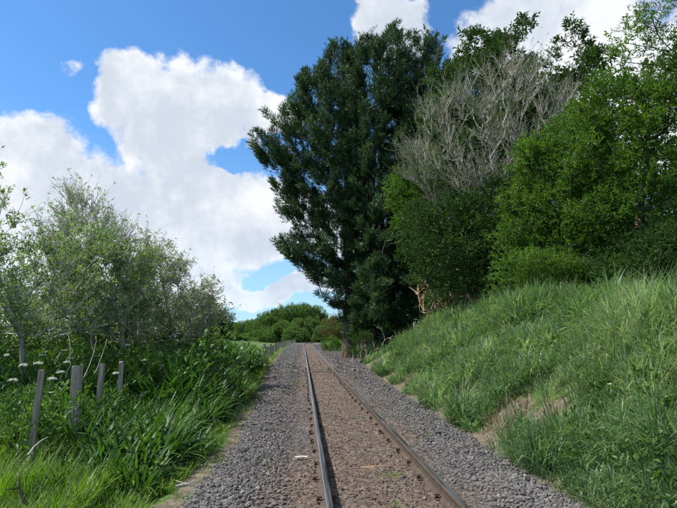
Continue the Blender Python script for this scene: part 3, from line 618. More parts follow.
# bare grey tree
tw = twiggy(8, 1.2, .0075, 2, 21, .3, center=at(490, 230, 22))
b = at(500, 288, 22); b[2] = gz(b[0], 22) - .1
T = crown_pts([(408, 168), (412, 135), (432, 110), (450, 95), (475, 80), (500, 68), (528, 74), (552, 90), (572, 108), (578, 140), (572, 170), (555, 195), (530, 218), (490, 232), (450, 222), (420, 198)], 22, 2.3, 190, .16, 21, .8)
make_tree('bare_tree', 'grey leafless twiggy tree in the middle of the right-hand growth', 'tree', b, [b, at(500, 260, 22), at(495, 225, 22), at(497, 180, 22)], T, tip_leaves(tw, .34, SPRIGS, .15, 21), (MT['greybark'], MT['twig'], MT['olive']),   .15, .06, .014, None, 21, lift=2.2, wander=.07, extra_wood=tw)
G1 = 'leafy green trees on top of the right bank'
leaftree('broadleaf_tree', 'large bright green tree filling the right edge above the bank', 'tree', (640, 280), 14.5,
         [(575, 130), (582, 98), (600, 84), (625, 88), (645, 78), (680, 76), (740, 70), (790, 100), (800, 280), (700, 285), (650, 262), (610, 240), (580, 200)], 300, [(638, 250), (640, 200), (650, 140)], 2.6, 12, MT['bright'], MT['bark'], per=44, rad=.46, size=.245, group=G1, gap=.2, tpl=SPRIG_L)
leaftree('broadleaf_tree', 'rounded green tree right of the bare tree, lower than its neighbour', 'tree', (560, 285), 17,
         [(518, 185), (528, 152), (548, 140), (570, 125), (590, 135), (605, 170), (612, 220), (610, 262), (580, 280), (545, 278), (520, 262), (505, 232)], 190, [(558, 260), (562, 220), (568, 170)], 2.4, 13, MT['bright'], MT['bark'], per=42, rad=.50, size=.25, group=G1, gap=.2, tpl=SPRIG_L)
leaftree('broadleaf_tree', 'dull green bushy tree in front of the foot of the bare tree', 'tree', (470, 300), 20.5,
         [(405, 215), (425, 196), (450, 204), (478, 196), (505, 176), (530, 180), (545, 215), (540, 265), (500, 284), (450, 296), (425, 280), (408, 250)], 230, [(470, 280), (468, 240)], 1.5, 14, MT['dark'], MT['bark'], per=29, rad=.5, size=.29, gap=.2)
leaftree('broadleaf_tree', 'tree leaning in at the upper right corner with light green leaves against cloud', 'tree', (840, 240), 10.5,
         [(606, 68), (612, 50), (628, 40), (622, 22), (636, 8), (655, -10), (700, -50), (800, -60), (850, 20), (830, 80), (740, 86), (690, 74), (662, 66), (640, 72)], 130, [(830, 120), (790, 40), (720, 20)], 1.3, 15, MT['bright'], MT['bark'], per=44, rad=.30, size=.15, r0=.14, tpl=SPRIG_L, gap=.32)
leaftree('broadleaf_tree', 'light green sprays of a small tree between the pines and the bare tree', 'tree', (458, 308), 24, [(392, 190), (402, 165), (420, 150), (440, 158), (450, 180), (440, 215), (415, 235), (396, 225)], 70, [(450, 262), (428, 205)], 1.3, 16, MT['bright'], MT['bark'], per=36, rad=.45, size=.25, r0=.06, gap=.3)
# shrubs along the crest
SH = 'shrubs along the crest of the right bank'
for lab, pb, Y0, poly, n, sd, mt in (
    ('low leafy shrub on the crest under the rounded tree', (540, 292), 15, [(495, 262), (520, 248), (560, 252), (585, 268), (580, 288), (530, 294), (500, 288)], 60, 31, 'bright'),
    ('dark shrub in the shade at the right edge of the crest', (655, 278), 13, [(600, 258), (620, 232), (660, 228), (720, 235), (730, 280), (660, 284), (610, 280)], 70, 32, 'dark'),
    ('dark shrub under the lower pine beside the fence post', (470, 312), 27, [(425, 295), (445, 272), (480, 268), (505, 280), (500, 302), (460, 318), (430, 316)], 70, 33, 'dark')):
    leaftree('shrub', lab, 'shrub', pb, Y0, poly, n, [(pb[0], pb[1] - 14)], 1.2, sd, MT[mt], MT['bark'], per=40, rad=.34, size=.16, r0=.04, group=SH, r_tip=.005)
# trees further back that close the gaps between trunks
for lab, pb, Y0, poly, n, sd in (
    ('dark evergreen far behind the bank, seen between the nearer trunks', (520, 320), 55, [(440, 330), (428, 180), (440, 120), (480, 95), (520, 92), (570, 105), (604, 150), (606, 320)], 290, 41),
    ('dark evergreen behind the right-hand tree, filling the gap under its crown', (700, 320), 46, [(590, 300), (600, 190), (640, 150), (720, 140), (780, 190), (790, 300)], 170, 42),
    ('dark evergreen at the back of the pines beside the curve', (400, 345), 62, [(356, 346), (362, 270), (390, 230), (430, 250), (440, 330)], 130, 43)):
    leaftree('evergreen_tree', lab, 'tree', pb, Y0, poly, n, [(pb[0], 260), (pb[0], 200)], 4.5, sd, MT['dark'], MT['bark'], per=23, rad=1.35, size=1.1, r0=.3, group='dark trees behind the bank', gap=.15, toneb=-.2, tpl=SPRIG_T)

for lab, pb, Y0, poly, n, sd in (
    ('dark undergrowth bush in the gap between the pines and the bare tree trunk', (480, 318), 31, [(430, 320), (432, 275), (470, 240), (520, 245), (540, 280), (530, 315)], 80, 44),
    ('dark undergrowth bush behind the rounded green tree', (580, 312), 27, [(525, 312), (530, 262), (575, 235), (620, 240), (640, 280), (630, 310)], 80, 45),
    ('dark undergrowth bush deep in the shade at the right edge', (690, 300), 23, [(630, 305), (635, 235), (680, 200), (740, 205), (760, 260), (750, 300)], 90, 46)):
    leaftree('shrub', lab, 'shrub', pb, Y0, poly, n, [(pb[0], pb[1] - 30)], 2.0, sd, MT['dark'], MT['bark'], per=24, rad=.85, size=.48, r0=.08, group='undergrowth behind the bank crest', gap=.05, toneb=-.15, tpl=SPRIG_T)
# ------------------------------------------------------------------ left trees
GL = 'thin-leaved trees left of the track'
def airy(label, px_base, Y0, poly, n, trunk_px, depth, seed, mat, frac, size, per=6, tl=.62, up=.3, gap=.15, wmat='palewood', tr=.0066, group=GL, tpl=SPRIGS, r0=.05, r_tip=.008, cat='tree', name='broadleaf_tree', sub=2):
    b = at(px_base[0], px_base[1], Y0); b[2] = gz(b[0], Y0) - .1; tr_ = [b] + [at(a, c_, Y0) for a, c_ in trunk_px]; T = crown_pts(poly, Y0, depth, n, gap, seed, .8)
    t_ = twiggy(per, tl, tr, sub, seed, up); return make_tree(name, label, cat, b, tr_, T, tip_leaves(t_, frac, tpl, size, seed), (MT['greybark'], MT[wmat], mat), r0, .03, r_tip, group, seed, lift=1.4, wander=.09, extra_wood=t_)
airy('leafy light green tree at the left edge with dark forked limbs', (28, 345), 11.5, [(-90, 180), (-40, 160), (8, 180), (24, 194), (48, 204), (62, 218), (80, 240), (92, 280), (84, 332), (20, 342), (-90, 342)], 105, [(22, 335), (8, 315), (-6, 280), (-10, 230)], 1.8, 51, MT['left'], .55, .17, gap=.3, sub=1, per=7)
airy('tree of bare grey twigs with few leaves behind the leafy one', (95, 345), 15, [(50, 240), (62, 210), (78, 198), (92, 214), (110, 216), (124, 232), (130, 260), (126, 315), (60, 325)], 95, [(92, 325), (88, 300), (86, 250)], 1.7, 52, MT['pale'], .22, .13, per=10, up=.5)
airy('tree with sparse grey-green leaves in the middle of the left row', (128, 348), 13.5, [(80, 270), (100, 245), (130, 252), (148, 262), (150, 300), (146, 338), (90, 340), (75, 300)], 60, [(122, 328), (112, 305), (112, 280)], 1.5, 53, MT['left'], .45, .16, per=9)
airy('pale tree speckled with whitish leaves at the right end of the left row', (180, 345), 17, [(132, 262), (142, 248), (156, 246), (172, 258), (188, 272), (200, 282), (210, 296), (222, 312), (222, 334), (190, 342), (130, 342), (128, 300)], 110, [(172, 328), (166, 300), (160, 270)], 2.0, 54, MT['pale'], .40, .15, per=8)
airy('low darker tree showing through the left row near the ground', (60, 345), 19, [(-40, 300), (20, 282), (80, 286), (140, 292), (180, 300), (210, 318), (206, 346), (60, 346), (-40, 346)], 85, [(60, 330), (62, 310)], 2.4, 55, MT['left'], .6, .28, per=5, sub=1)
for lab, pb, Y0, poly, n, sd in (('dark bushy shrub filling the gap under the leafy tree at the left edge', (20, 348), 16, [(-70, 312), (0, 304), (50, 312), (66, 330), (60, 350), (-70, 350)], 60, 57),
    ('dark bushy shrub under the middle of the left row', (100, 346), 18, [(62, 322), (90, 310), (130, 316), (150, 330), (146, 348), (66, 348)], 50, 58), ('bushy shrub under the pale tree at the end of the left row', (180, 344), 20, [(146, 322), (170, 312), (205, 316), (222, 328), (218, 346), (150, 346)], 50, 59)):
    leaftree('shrub', lab, 'shrub', pb, Y0, poly, n, [(pb[0], pb[1] - 20)], 1.3, sd, MT['left'], MT['bark'], per=28, rad=.45, size=.24, r0=.05, group='shrubs under the left row of trees', toneb=-.1)
airy('dark shrubby tree at the far end of the left row', (222, 342), 30, [(190, 326), (202, 312), (216, 310), (226, 320), (230, 332), (228, 342), (200, 342)], 40, [(222, 330)], 1.8, 56, MT['dark'], .9, .26, per=10, sub=1, tl=.6)

# ------------------------------------------------------------------ the wooded rise where the line bends
def far_tree_meshes(seed, R=5.5, H=9.5, n=60):
    r = np.random.default_rng(seed); T = rdir(n, r) * (r.random(n)[:, None] ** .3) * np.array([R, R, H * .42]); T[:, 2] = np.abs(T[:, 2] + H * .2) + H * .16
    tr = resample([(0, 0, -.3), (.1, .1, H * .3), (.2, -.1, H * .65)], 9); A, Pa, ends = skeleton(tr, T, 2, .8, .05, seed); a = MB(); trunk_tube(a, tr, .32, .1, 7); b = MB(); wood(b, A, Pa, .03, .2, ntr=9, sides=3)
    c_ = leafy(SPRIG_T, 46, 1.35, .95, (0, 0, H * .5), 0, .4, .8, seed)(A, Pa, ends); return a.mesh('trunk', MT['bark']), b.mesh('branches', MT['bark']), c_.mesh('crown', MT['far'])
FM = [far_tree_meshes(q) for q in (61, 62, 63)]
FG = 'trees on the far rise where the line bends'
ft = [  # px of the crown's middle, px of its top, distance, width scale
    (291, 301, 205, 1.5, 'largest round-headed tree in the middle of the far clump'), (309, 305, 214, 1.4, 'second-largest tree of the far clump, just right of its middle'), (272, 311, 198, 1.1, 'rounded tree on the left shoulder of the far clump'),
    (333, 315, 190, 1.0, 'tree at the right end of the far clump, above the bend'), (306, 318, 180, .95, 'lower tree in front of the far clump'), (284, 321, 176, .9, 'low tree in front of the far clump, left side'), (262, 319, 235, 1.2, 'tree left of the far clump, slightly behind it'),
    (250, 320, 260, 1.35, 'distant tree further left of the far clump'), (236, 323, 270, 1.3, 'distant tree seen just past the left-hand row'), (222, 324, 280, 1.3, 'distant tree partly behind the left-hand row'), (326, 325, 168, .75, 'small tree above the far fence at the bend'), (296, 327, 165, .7, 'small bushy tree right behind the far fence'), (268, 328, 190, .85, 'small tree between the field and the far clump'), (344, 322, 175, .9, 'tree beyond the bend beside the pines')]
for i, (px, py, Y0, ws, lab) in enumerate(ft):
    p = at(px, py, Y0); ms = FM[i % 3]; hz = (p[2] + .4) / (9.5 * .86); o = thing('broadleaf_tree', (p[0], Y0, -.35), lab, 'tree', FG, rz=RNG.random() * 6.3); o.scale = (ws, ws, hz)
    for nm, me in zip(('trunk', 'branches', 'crown'), ms): link(nm, me, o)

# small stuff right of the line near the bend
leaftree('shrub', 'golden brown shrub right of the line before the bend', 'shrub', (333, 338), 78, [(322, 336), (324, 322), (332, 316), (341, 320), (345, 336)], 50, [(333, 330)], 1.6, 71, MT['gold'], MT['bark'], per=26, rad=.5, size=.3, r0=.06)
leaftree('shrub', 'light green bush low beside the line before the bend', 'shrub', (331, 350), 62, [(322, 352), (323, 340), (331, 336), (341, 342), (343, 354)], 44, [(331, 345)], 1.2, 72, MT['bright'], MT['bark'], per=26, rad=.36, size=.26, r0=.05)
leaftree('shrub', 'dark leafy bush at the foot of the nearest pine', 'shrub', (360, 356), 33, [(350, 354), (354, 338), (366, 332), (378, 344), (380, 358), (362, 362)], 30, [(361, 350)], .8, 73, MT['dark'], MT['bark'], per=26, rad=.28, size=.2, r0=.04)

# ------------------------------------------------------------------ fences and posts
def post_mesh(w, d, h, seed, split=False, round_=False):
    r = np.random.default_rng(seed); K = 9; sides = 10 if round_ else 8; a = (np.arange(sides) / sides * 2 * np.pi) if round_ else None
    ring = np.stack([np.cos(a) * w / 2, np.sin(a) * d / 2], -1) if round_ else np.array([(-.5, -.42), (-.42, -.5), (.42, -.5), (.5, -.42), (.5, .42), (.42, .5), (-.42, .5), (-.5, .42)]) * np.array([w, d])
    ring = ring + r.normal(0, w * .04, ring.shape); V = np.zeros((K, sides, 3)); bend = r.normal(0, .012, 2)
    for k in range(K):
        t = k / (K - 1); V[k, :, :2] = ring * (1 - .06 * t) + bend * t * t + r.normal(0, w * .012, ring.shape); V[k, :, 2] = -.3 + (h + .3) * t
    V[-1, :, 2] += ring[:, 0] * .12 + r.normal(0, .008, sides); V = np.concatenate([V.reshape(-1, 3), [[bend[0], bend[1], h - .01]]])
    i = np.arange(K - 1)[:, None] * sides; j = np.arange(sides)[None]; j2 = (j + 1) % sides; F = np.concatenate([np.stack([i + j, i + j2, i + j2 + sides], -1).reshape(-1, 3), np.stack([i + j, i + j2 + sides, i + j + sides], -1).reshape(-1, 3)])
    b0 = (K - 1) * sides; F = np.concatenate([F, [(b0 + q, b0 + (q + 1) % sides, K * sides) for q in range(sides)]]); mb = MB(); mb.add(V, F); return mb.mesh('fence_post', MT['post'])
for px, pt, x, w, d, tilt, rnd, lab in ((37, 373, -3.2, .066, .06, 2.2, False, 'pale square fence post nearest the camera, leaning a little in the long grass'), (77.5, 368, -3.2, .15, .145, 1.2, True, 'thick round weathered fence post, second from the left'),
                                   (101, 366, -3.2, .07, .07, 1, False, 'thin grey fence post between the thick post and the last one'), (122, 364, -3.2, .075, .07, -1, False, 'thin grey fence post furthest right of the four old posts')):
    r = ray(px, pt); t = x / r[0]; Yp = r[1] * t; zt = CZ + r[2] * t; zb = float(gz(x, Yp)); o = link('fence_post', post_mesh(w, d, zt - zb + .04, int(px), round_=rnd), None, (x, Yp, zb), RNG.uniform(-.2, .2), lab, 'fence post', 'old fence posts in the plants on the left')
    o.rotation_euler = (RNG.normal(0, .01), R_(tilt), RNG.uniform(-.3, .3)); 
def fence(label, y0, y1, dx, step, h):
    f = thing('post_and_wire_fence', (float(ledge(y0)) + dx, y0, float(gz(ledge(y0) + dx, y0))), label, 'fence'); base = np.array(f.location); P = [post_mesh(.10, .09, h, 300 + q) for q in range(4)]; Yp = y0; tops = []
    k = 0
    while Yp < y1:
        x = float(ledge(Yp)) + dx + RNG.normal(0, .04); z = float(gz(x, Yp)); o = link('post', P[k % 4], f, (x - base[0], Yp - base[1], z - base[2])); big = (k % 5 == 0); hs = (1.12 if big else .95) * RNG.uniform(.92, 1.06)
        o.scale = (1.5, 1.5, hs) if big else (1, 1, hs); o.rotation_euler = (RNG.normal(0, .03), RNG.normal(0, .03), RNG.uniform(-.3, .3)); tops.append((x, Yp, z)); Yp += step * RNG.uniform(.85, 1.15); k += 1
    T = np.array(tops) - base
    for hh in (.25, .5, .75, .95):
        if h * 1. > hh: mb = MB(); mb.add(*tubes((T + np.array([.07, 0, hh]))[None], np.full((1, len(T)), .004), 3)); link('wire', mb.mesh('wire', MT['rust']), f)
fence('weathered post and wire fence running beside the ballast towards the bend', 30.5, 150, -.40, 2.3, 1.05)
# distance post on the bank crest, marker stake, grey stump posts by the pines
p = at(415, 322, 27); z0 = float(gz(p[0], 27)); o = link('fence_post', post_mesh(.14, .13, max(.6, p[2] - z0), 91, round_=True), None, (p[0], 27, z0), 0, 'short grey post standing alone on the bank crest by the dead branches', 'fence post'); o.rotation_euler = (0, R_(-3), 0)
p = at(344.6, 352, 38); z0 = float(gz(p[0], 38)); mb = MB(); box(mb, (0, 0, .22), (.10, .05, .62), .004); box(mb, (0, 0, .55), (.11, .055, .05), .003); o = link('marker_stake', mb.mesh('marker_stake', MT['orange']), None, (p[0], 38, z0), 0, 'short orange-pink marker stake beside the ballast on the right', 'marker stake'); o.rotation_euler = (0, R_(12), 0)
for px, py, Y0, lab in ((347, 340, 52, 'grey stump of a post beside the line in front of the first pine trunk'), (362, 350, 34, 'small grey post at the edge of the dark under the pines')):
    p = at(px, py, Y0); z0 = float(gz(p[0], Y0)); link('fence_post', post_mesh(.2, .18, max(.5, p[2] - z0), 95, round_=True), None, (p[0], Y0, z0), 0, lab, 'fence post')

# ------------------------------------------------------------------ strap-leaved clumps (agapanthus) on the left
def aga_mesh(seed, n=112):
    r = np.random.default_rng(seed); a = r.random(n) * 6.28; rad = .2 * np.sqrt(r.random(n)); root = np.stack([np.cos(a) * rad, np.sin(a) * rad, np.full(n, -.05)], -1); a2 = a + r.normal(0, .5, n); lean = np.stack([np.cos(a2), np.sin(a2), np.zeros(n)], -1)
    Ln = r.uniform(.40, .66, n); V, F, k = blades(root, lean, Ln, r.uniform(.027, .038, n), r.uniform(.5, 2.15, n), 5); mb = MB(); mb.add(V, F, np.repeat(r.beta(1.6, 2.6, n), k)); return mb.mesh('strap_leaves', MT['aga'])
AG = [aga_mesh(q) for q in range(6)]; placed = []
def aga(x, Yp, s, label, group):
    o = link('agapanthus_clump', AG[len(placed) % 6], None, (x, Yp, float(gz(x, Yp))), RNG.random() * 6.3, label, 'agapanthus', group); o.scale = (s, s, s * RNG.uniform(.9, 1.1)); placed.append((x, Yp))
tries = 0
while len(placed) < 285 and tries < 9000:
    tries += 1; Yp = 5.9 + 24.4 * RNG.random() ** 1.4; l = float(ledge(Yp)); x = l - .38 - (min(4.2, 2.6 + (Yp - 6) * .3)) * RNG.random() ** .9
    if Yp < 6.9 and x < -2.45: continue
    if 16 < Yp < 22 and x > l - .75: continue
    if any((x - a) ** 2 + (Yp - b_) ** 2 < (.33 + .005 * Yp) ** 2 for a, b_ in placed) or any((x + 3.2) ** 2 + (Yp - q) ** 2 < .03 for q in (6.8, 7.92, 8.83, 9.83)): continue
    edge = x > l - 1.1
    lab = ('dark green strap-leaved clump arching out at the edge of the ballast' if edge else 'dark green strap-leaved clump packed round the old fence posts' if Yp < 11 else 'dark green strap-leaved clump in the deep bed beyond the old fence posts')
    aga(x, Yp, RNG.uniform(.9, 1.3) * (1.0 if x > -2.6 else 1.08 if 7.3 < Yp < 10.3 else .8 if Yp <= 7.3 else 1.25), lab, 'agapanthus clumps at the ballast edge' if edge else 'agapanthus clumps round the old posts' if Yp < 11 else 'agapanthus clumps beyond the posts')
print('aga', len(placed))

# white-flowered umbels
def umbel(seed, h):
    r = np.random.default_rng(seed); stem = MB(); bend = r.normal(0, .08, 2); K = 6; t = np.linspace(0, 1, K); P = np.stack([bend[0] * t ** 2, bend[1] * t ** 2, h * t], -1); stem.add(*tubes(P[None], np.linspace(.006, .003, K)[None], 4)); top = P[-1]; n = 16; a = r.random(n) * 6.28; rr = .042 * np.sqrt(r.random(n))
    tip = top + np.stack([np.cos(a) * rr, np.sin(a) * rr,   .06 - rr * rr * 11], -1); R3 = np.stack([np.tile(top, (n, 1)), (top + tip) / 2 - np.array([0, 0, .005]), tip], 1); stem.add(*tubes(R3, np.full((n, 3), .0015), 3))
    fl = MB(); m_ = n * 9; p = np.repeat(tip, 9, 0) + r.normal(0, .008, (m_, 3)) * np.array([1, 1, .4]); scatter_tpl(fl, [leaf2(.9)], p, nrm(rdir(m_, r) + np.array([0, 0, .5])), np.full(m_, .013))
    lv = MB(); q = 12; pz = r.uniform(.1, .75, q)[:, None] * top; scatter_tpl(lv, SPRIGS, pz, nrm(rdir(q, r) * np.array([1, 1, .3]) + np.array([0, 0, .3])), np.full(q, .2))
    return stem.mesh('stem', MT['weed']), fl.mesh('flower_head', MT['petal']), lv.mesh('leaves', MT['weed'])
UM = [umbel(q, .95) for q in (1, 2, 3)]
spots = [(22, 365, 7.6), (42, 363, 8.2), (30, 380, 7.2), (14, 380, 7.4), (44, 355, 10.5), (110, 372, 8.9), (62, 350, 12), (128, 345, 12), (150, 348, 13), (162, 352, 12.5), (10, 355, 9.5), (88, 358, 10.6), (140, 360, 11), (118, 352, 14), (172, 345, 15), (54, 372, 7.9), (68, 362, 9.2), (26, 350, 12)]
ORD = ['leftmost', 'second from the left', 'third from the left', 'fourth from the left', 'fifth from the left', 'sixth from the left', 'seventh from the left', 'eighth from the left', 'ninth from the left', 'rightmost']
NEAR = sorted(q[0] for q in spots if q[2] <= 10); FAR = sorted(q[0] for q in spots if q[2] > 10)
for i, (px, py, Yp) in enumerate(spots):
    p = at(px, py, Yp); z0 = float(gz(p[0], Yp)); s = max(.5, (p[2] - z0) / 1.0); lab = ['white flower head over the strap leaves by the old posts', 'white flower head further back below the grey trees'][Yp > 10]; rk = (FAR if Yp > 10 else NEAR).index(px); lab += ', ' + (ORD[9] if rk == len(FAR if Yp > 10 else NEAR) - 1 else ORD[rk])
    o = thing('wild_carrot', (p[0], Yp, z0), lab, 'wildflower', ['wild carrots by the old posts', 'wild carrots below the left trees'][Yp > 10], rz=RNG.random() * 6.3); o.scale = (1.15, 1.15, s)
    for nm, me in zip(('stem', 'flower_head', 'leaves'), UM[i % 3]): link(nm, me, o)
for px, py, Yp, lab in ((645, 330, 7.2, 'single small white flower head high on the right bank near the photo edge'), (560, 283, 13, 'white flower head on the crest of the right bank')):
    p = at(px, py, Yp); z0 = float(gz(p[0], Yp)); o = thing('wild_carrot', (p[0], Yp, z0), lab, 'wildflower'); o.scale = (.5, .5, max(.25, (p[2] - z0)))
    for nm, me in zip(('stem', 'flower_head', 'leaves'), UM[1]): link(nm, me, o)

r = np.random.default_rng(12); n = 9000; Yp = r.uniform(6.6, 26, n); x = -3.0 - r.random(n) ** 1.2 * (3 + Yp * .45); k = vnoise(x * 1.1, Yp * 1.1, 33) > -.12; x, Yp = x[k], Yp[k]; n = len(x)
h = r.random(n) ** .8 * (.55 + .5 * vnoise(x * .9, Yp * .9, 34)) * 1.25; mb = MB(); scatter_tpl(mb, SPRIG_L, np.stack([x, Yp, gz(x, Yp) + np.maximum(h, 0)], -1), nrm(rdir(n, r) + np.array([0, 0, .8])), np.full(n, .16) + Yp * .006, r.random(n))
nb = 2600; Yb2 = r.uniform(4.0, 16, nb); d = r.random(nb) * 3.6 + .1; xb = foot(Yb2) + d; k = vnoise(xb * .9, Yb2 * .9, 61) > np.where((Yb2 < 6.6) & (d < 3), -.1, .12); xb, Yb2 = xb[k], Yb2[k]; nb = len(xb); bw_ = MB()
scatter_tpl(bw_, [sprig(6, 70 + q, .62, 1.0, .5) for q in range(3)], np.stack([xb, Yb2, gz(xb, Yb2) + .12 + r.random(nb) * .2], -1), nrm(rdir(nb, r) + np.array([-.5, -.2, .8])), r.uniform(.09, .17, nb), r.random(nb))
link('bank_weeds', bw_.mesh('bank_weeds', MT['weed']), kind='stuff', label='broad-leaved weeds mixed into the grass of the right bank')
ns = 420; Ys2 = r.uniform(4.5, 24, ns); xs2 = foot(Ys2) + r.uniform(.5, 4.2, ns); st = np.stack([xs2, Ys2, gz(xs2, Ys2)], -1); dv = nrm(rdir(ns, r) * .45 + np.array([-.25, 0, 1])); Ls = r.uniform(.45, .95, ns); tt = np.linspace(0, 1, 5)[None, :, None]
P_ = st[:, None] + dv[:, None] * tt * Ls[:, None, None] + np.array([-.15, 0, -.12]) * (tt ** 2) * Ls[:, None, None]; sm_ = MB(); sm_.add(*tubes(P_, np.linspace(.0035, .002, 5)[None] * np.ones((ns, 1)), 3)); scatter_tpl(sm_, [leaf2(.16)], P_[:, -2], nrm(P_[:, -1] - P_[:, -2] + rdir(ns, r) * .02), np.full(ns, .09)); scatter_tpl(sm_, [leaf2(.16)], P_[:, -2], nrm(P_[:, -1] - P_[:, -2] + rdir(ns, r) * .04), np.full(ns, .08))
link('seed_stalks', sm_.mesh('seed_stalks', MT['straw']), kind='stuff', label='pale grass seed stalks standing over the bank grass')
link('field_weeds', mb.mesh('field_weeds', MT['weed']), kind='stuff', label='tangle of leafy field weeds behind the old posts')
# broad-leaved drooping shrub behind the agapanthus, and reddish one by the far fence
def droopy(label, px, py, Yp, n, L0, rad, mat, seed, group=None):
    r = np.random.default_rng(seed); p = at(px, py, Yp); z0 = float(gz(p[0], Yp)) - .05; base = np.array([p[0], Yp, z0]); o = thing('shrub', base, label, 'shrub', group); H = p[2] - z0
    K = 6; ns = 16; d = nrm(r.normal(size=(ns, 3)) * np.array([.5, .5, .1]) + np.array([0, 0, 1])); t = np.linspace(0, 1, K)[None, :, None]; P = d[:, None] * H * t * r.uniform(.7, 1.1, (ns, 1, 1)) + np.stack([d[:, 0], d[:, 1], -d[:, 2] * .3], -1)[:, None] * t * t * .5
    st = MB(); st.add(*tubes(P, np.full((ns, K), .008), 4)); link('stems', st.mesh('stems', MT['weed']), o); nodes = P[:, 2:].reshape(-1, 3); q = nodes[r.integers(0, len(nodes), n)] + r.normal(0, rad * .4, (n, 3)); a = r.random(n) * 6.28; lean = np.stack([np.cos(a), np.sin(a), np.zeros(n)], -1)
    V, F, k = blades(q, lean, r.uniform(.7, 1.2, n) * L0, np.full(n, L0 * .26), r.uniform(.9, 2.2, n), 5); lv = MB(); lv.add(V, F, np.repeat(r.random(n), k)); link('leaves', lv.mesh('leaves', mat), o)
droopy('tall shrub with long drooping pale leaves above the strap leaves', 196, 338, 12.5, 300, .24, .6, MT['weed'], 81)
droopy('second shrub with long drooping leaves, just right of the first', 222, 345, 15.5, 240, .24, .6, MT['weed'], 82)
droopy('dark leafy shrub between the strap leaves and the far fence', 246, 352, 21, 340, .26, .6, MT['aga'], 83)
droopy('reddish brown shrub against the start of the far fence', 258, 357, 26, 180, .22, .4, MT['gold'], 84)
droopy('leafy weed shrub at the lower right corner of the bank', 655, 470, 5.2, 260, .10, .22, MT['weed'], 85)
droopy('dark broad-leaved weed low on the right bank beside the first bare patch', 492, 400, 10.2, 240, .12, .22, MT['weed'], 86)
droopy('pale leafy weed near the right edge halfway up the bank', 668, 400, 6.3, 220, .10, .22, MT['weed'], 87)

# ------------------------------------------------------------------ dead wood and litter
def deadbranch(name, label, base, targets, r0, mat, seed, tl=.35, per=4, tr=.006, cat='dead branch'):
    base = np.array(base, float); T = np.array(targets, float); c_ = T.mean(0); tr_ = resample([base, base * .5 + c_ * .5, c_], 6); A, Pa, ends = skeleton(tr_, T, 3, .2, .16, seed); mb = MB(); trunk_tube(mb, tr_, r0, r0 * .5, 7, 1.1, seed=seed); wood(mb, A, Pa, r0 * .28, r0 * .7, ntr=6); t_ = twiggy(per, tl, tr, 1, seed, .1, curl=.8); t_(mb, A, Pa, ends)
    me = mb.mesh(name, mat, smooth=True); me.transform(__import__('mathutils').Matrix.Translation(Vector(-base))); link(name, me, None, tuple(base), 0, label, cat)
r = np.random.default_rng(4)
bb = at(418, 322, 27.5); bb[2] = gz(bb[0], 27.5) - .05
deadbranch('dead_branch', 'tangle of brown dead branches on the crest under the pines', bb, [at(a, c_, 27.5 + r.normal(0, .5)) for a, c_ in ((420, 302), (430, 296), (440, 300), (448, 288), (455, 272), (428, 286), (436, 308), (418, 294), (450, 300), (444, 310), (456, 282), (424, 310))], .09, MT['deadwood'], 5, .8, 6, .022)
bb = at(380, 358, 33); bb[2] = gz(bb[0], 33)
deadbranch('dead_branch', 'pale bare dead twigs at the dark foot of the pines', bb, [at(a, c_, 33 + r.normal(0, .4)) for a, c_ in ((372, 342), (382, 330), (390, 338), (386, 348), (376, 350), (394, 346))], .035, MT['twig'], 6, .5, 4, .01)
bb = at(365, 366, 30); bb[2] = gz(bb[0], 30)
deadbranch('dead_branch', 'low heap of fallen dead twigs between the ballast and the pines', bb, [at(a, c_, 30 + r.normal(0, .6)) for a, c_ in ((352, 362), (360, 360), (372, 364), (366, 357), (378, 366), (356, 368))], .03, MT['twig'], 7, .6, 5, .009)
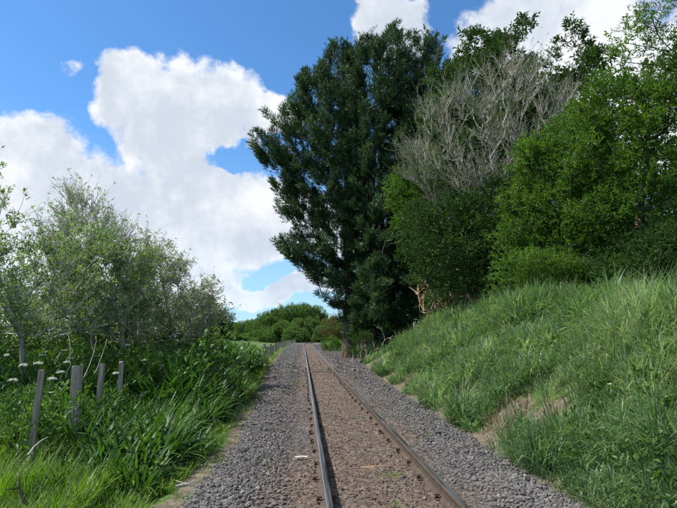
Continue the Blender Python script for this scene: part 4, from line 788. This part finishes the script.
def stick(label, a, b, r0, mat='twig', bend=.05, seed=0):
    a, b = np.array(a, float), np.array(b, float); r = np.random.default_rng(seed); K = 8; t = np.linspace(0, 1, K)[:, None]; P = (b - a) * t + np.sin(t * math.pi) * r.normal(0, bend, 3) + r.normal(0, bend * .12, (K, 3)); mb = MB(); mb.add(*tubes(P[None], (np.linspace(1, .45, K) * r0)[None], 6, True)); s = nrm(rdir(1, r)[0] + (b - a)); q = P[4]
    mb.add(*tubes(np.stack([q, q + s * .06, q + s * .13])[None], np.array([[.5, .4, .25]]) * r0, 5, True)); link('fallen_stick', mb.mesh('fallen_stick', MT[mat], smooth=True), None, tuple(a), 0, label, 'stick')
stick('pale stick leaning through the plants behind the thick post', at(84, 378, 8.2), at(97, 336, 8.6), .006, seed=1)
stick('second pale stick leaning right of the thick post', at(95, 374, 8.6), at(107, 340, 9.0), .006, seed=2)
stick('upright dead stem behind the strap leaves near the thick post', at(66, 378, 8.8), at(68, 335, 8.9), .006, seed=3)
stick('bleached stick lying in the grass at the foot of the nearest post', at(28, 455, 6.2), at(48, 437, 6.5), .011, bend=.015, seed=4)
stick('dark stick poking out of the grass in the lower left corner', at(27, 505, 4.9), at(19, 472, 5.0), .015, 'bark', bend=.015, seed=5)
stick('long thin stick lying over the strap leaves beside the ballast', at(176, 420, 9.0), at(200, 398, 9.0), .010, seed=6)
stick('pale stick lying in the verge beside the ballast at lower left', at(176, 486, 5.6), at(196, 480, 5.7), .014, seed=7)
def gnd(px, py, z=.03):
    r = ray(px, py); t = (z - CZ) / r[2]; return np.array([r[0] * t, r[1] * t, z])
for px, py, sx, lab in ((301, 457, .11, 'flat pale chip of wood lying on the ballast left of the near rail'), (386, 363, .09, 'white stone at the foot of the bank far along')):
    mb = MB(); r = np.random.default_rng(px); v = iv * np.array([sx, .028, .013]) * (1 + r.uniform(-.25, .25, (12, 1))); mb.add(v, if_); m_ = Mat('bleached_chip').fin((.55, .47, .42), .85, .2); g = gnd(px, py); link('wood_chip' if px < 350 else 'white_stone', mb.mesh('chip', m_), None, (g[0], g[1], float(bed_z(g[0], g[1])) + .035), .12, lab, 'wood chip' if px < 350 else 'stone')
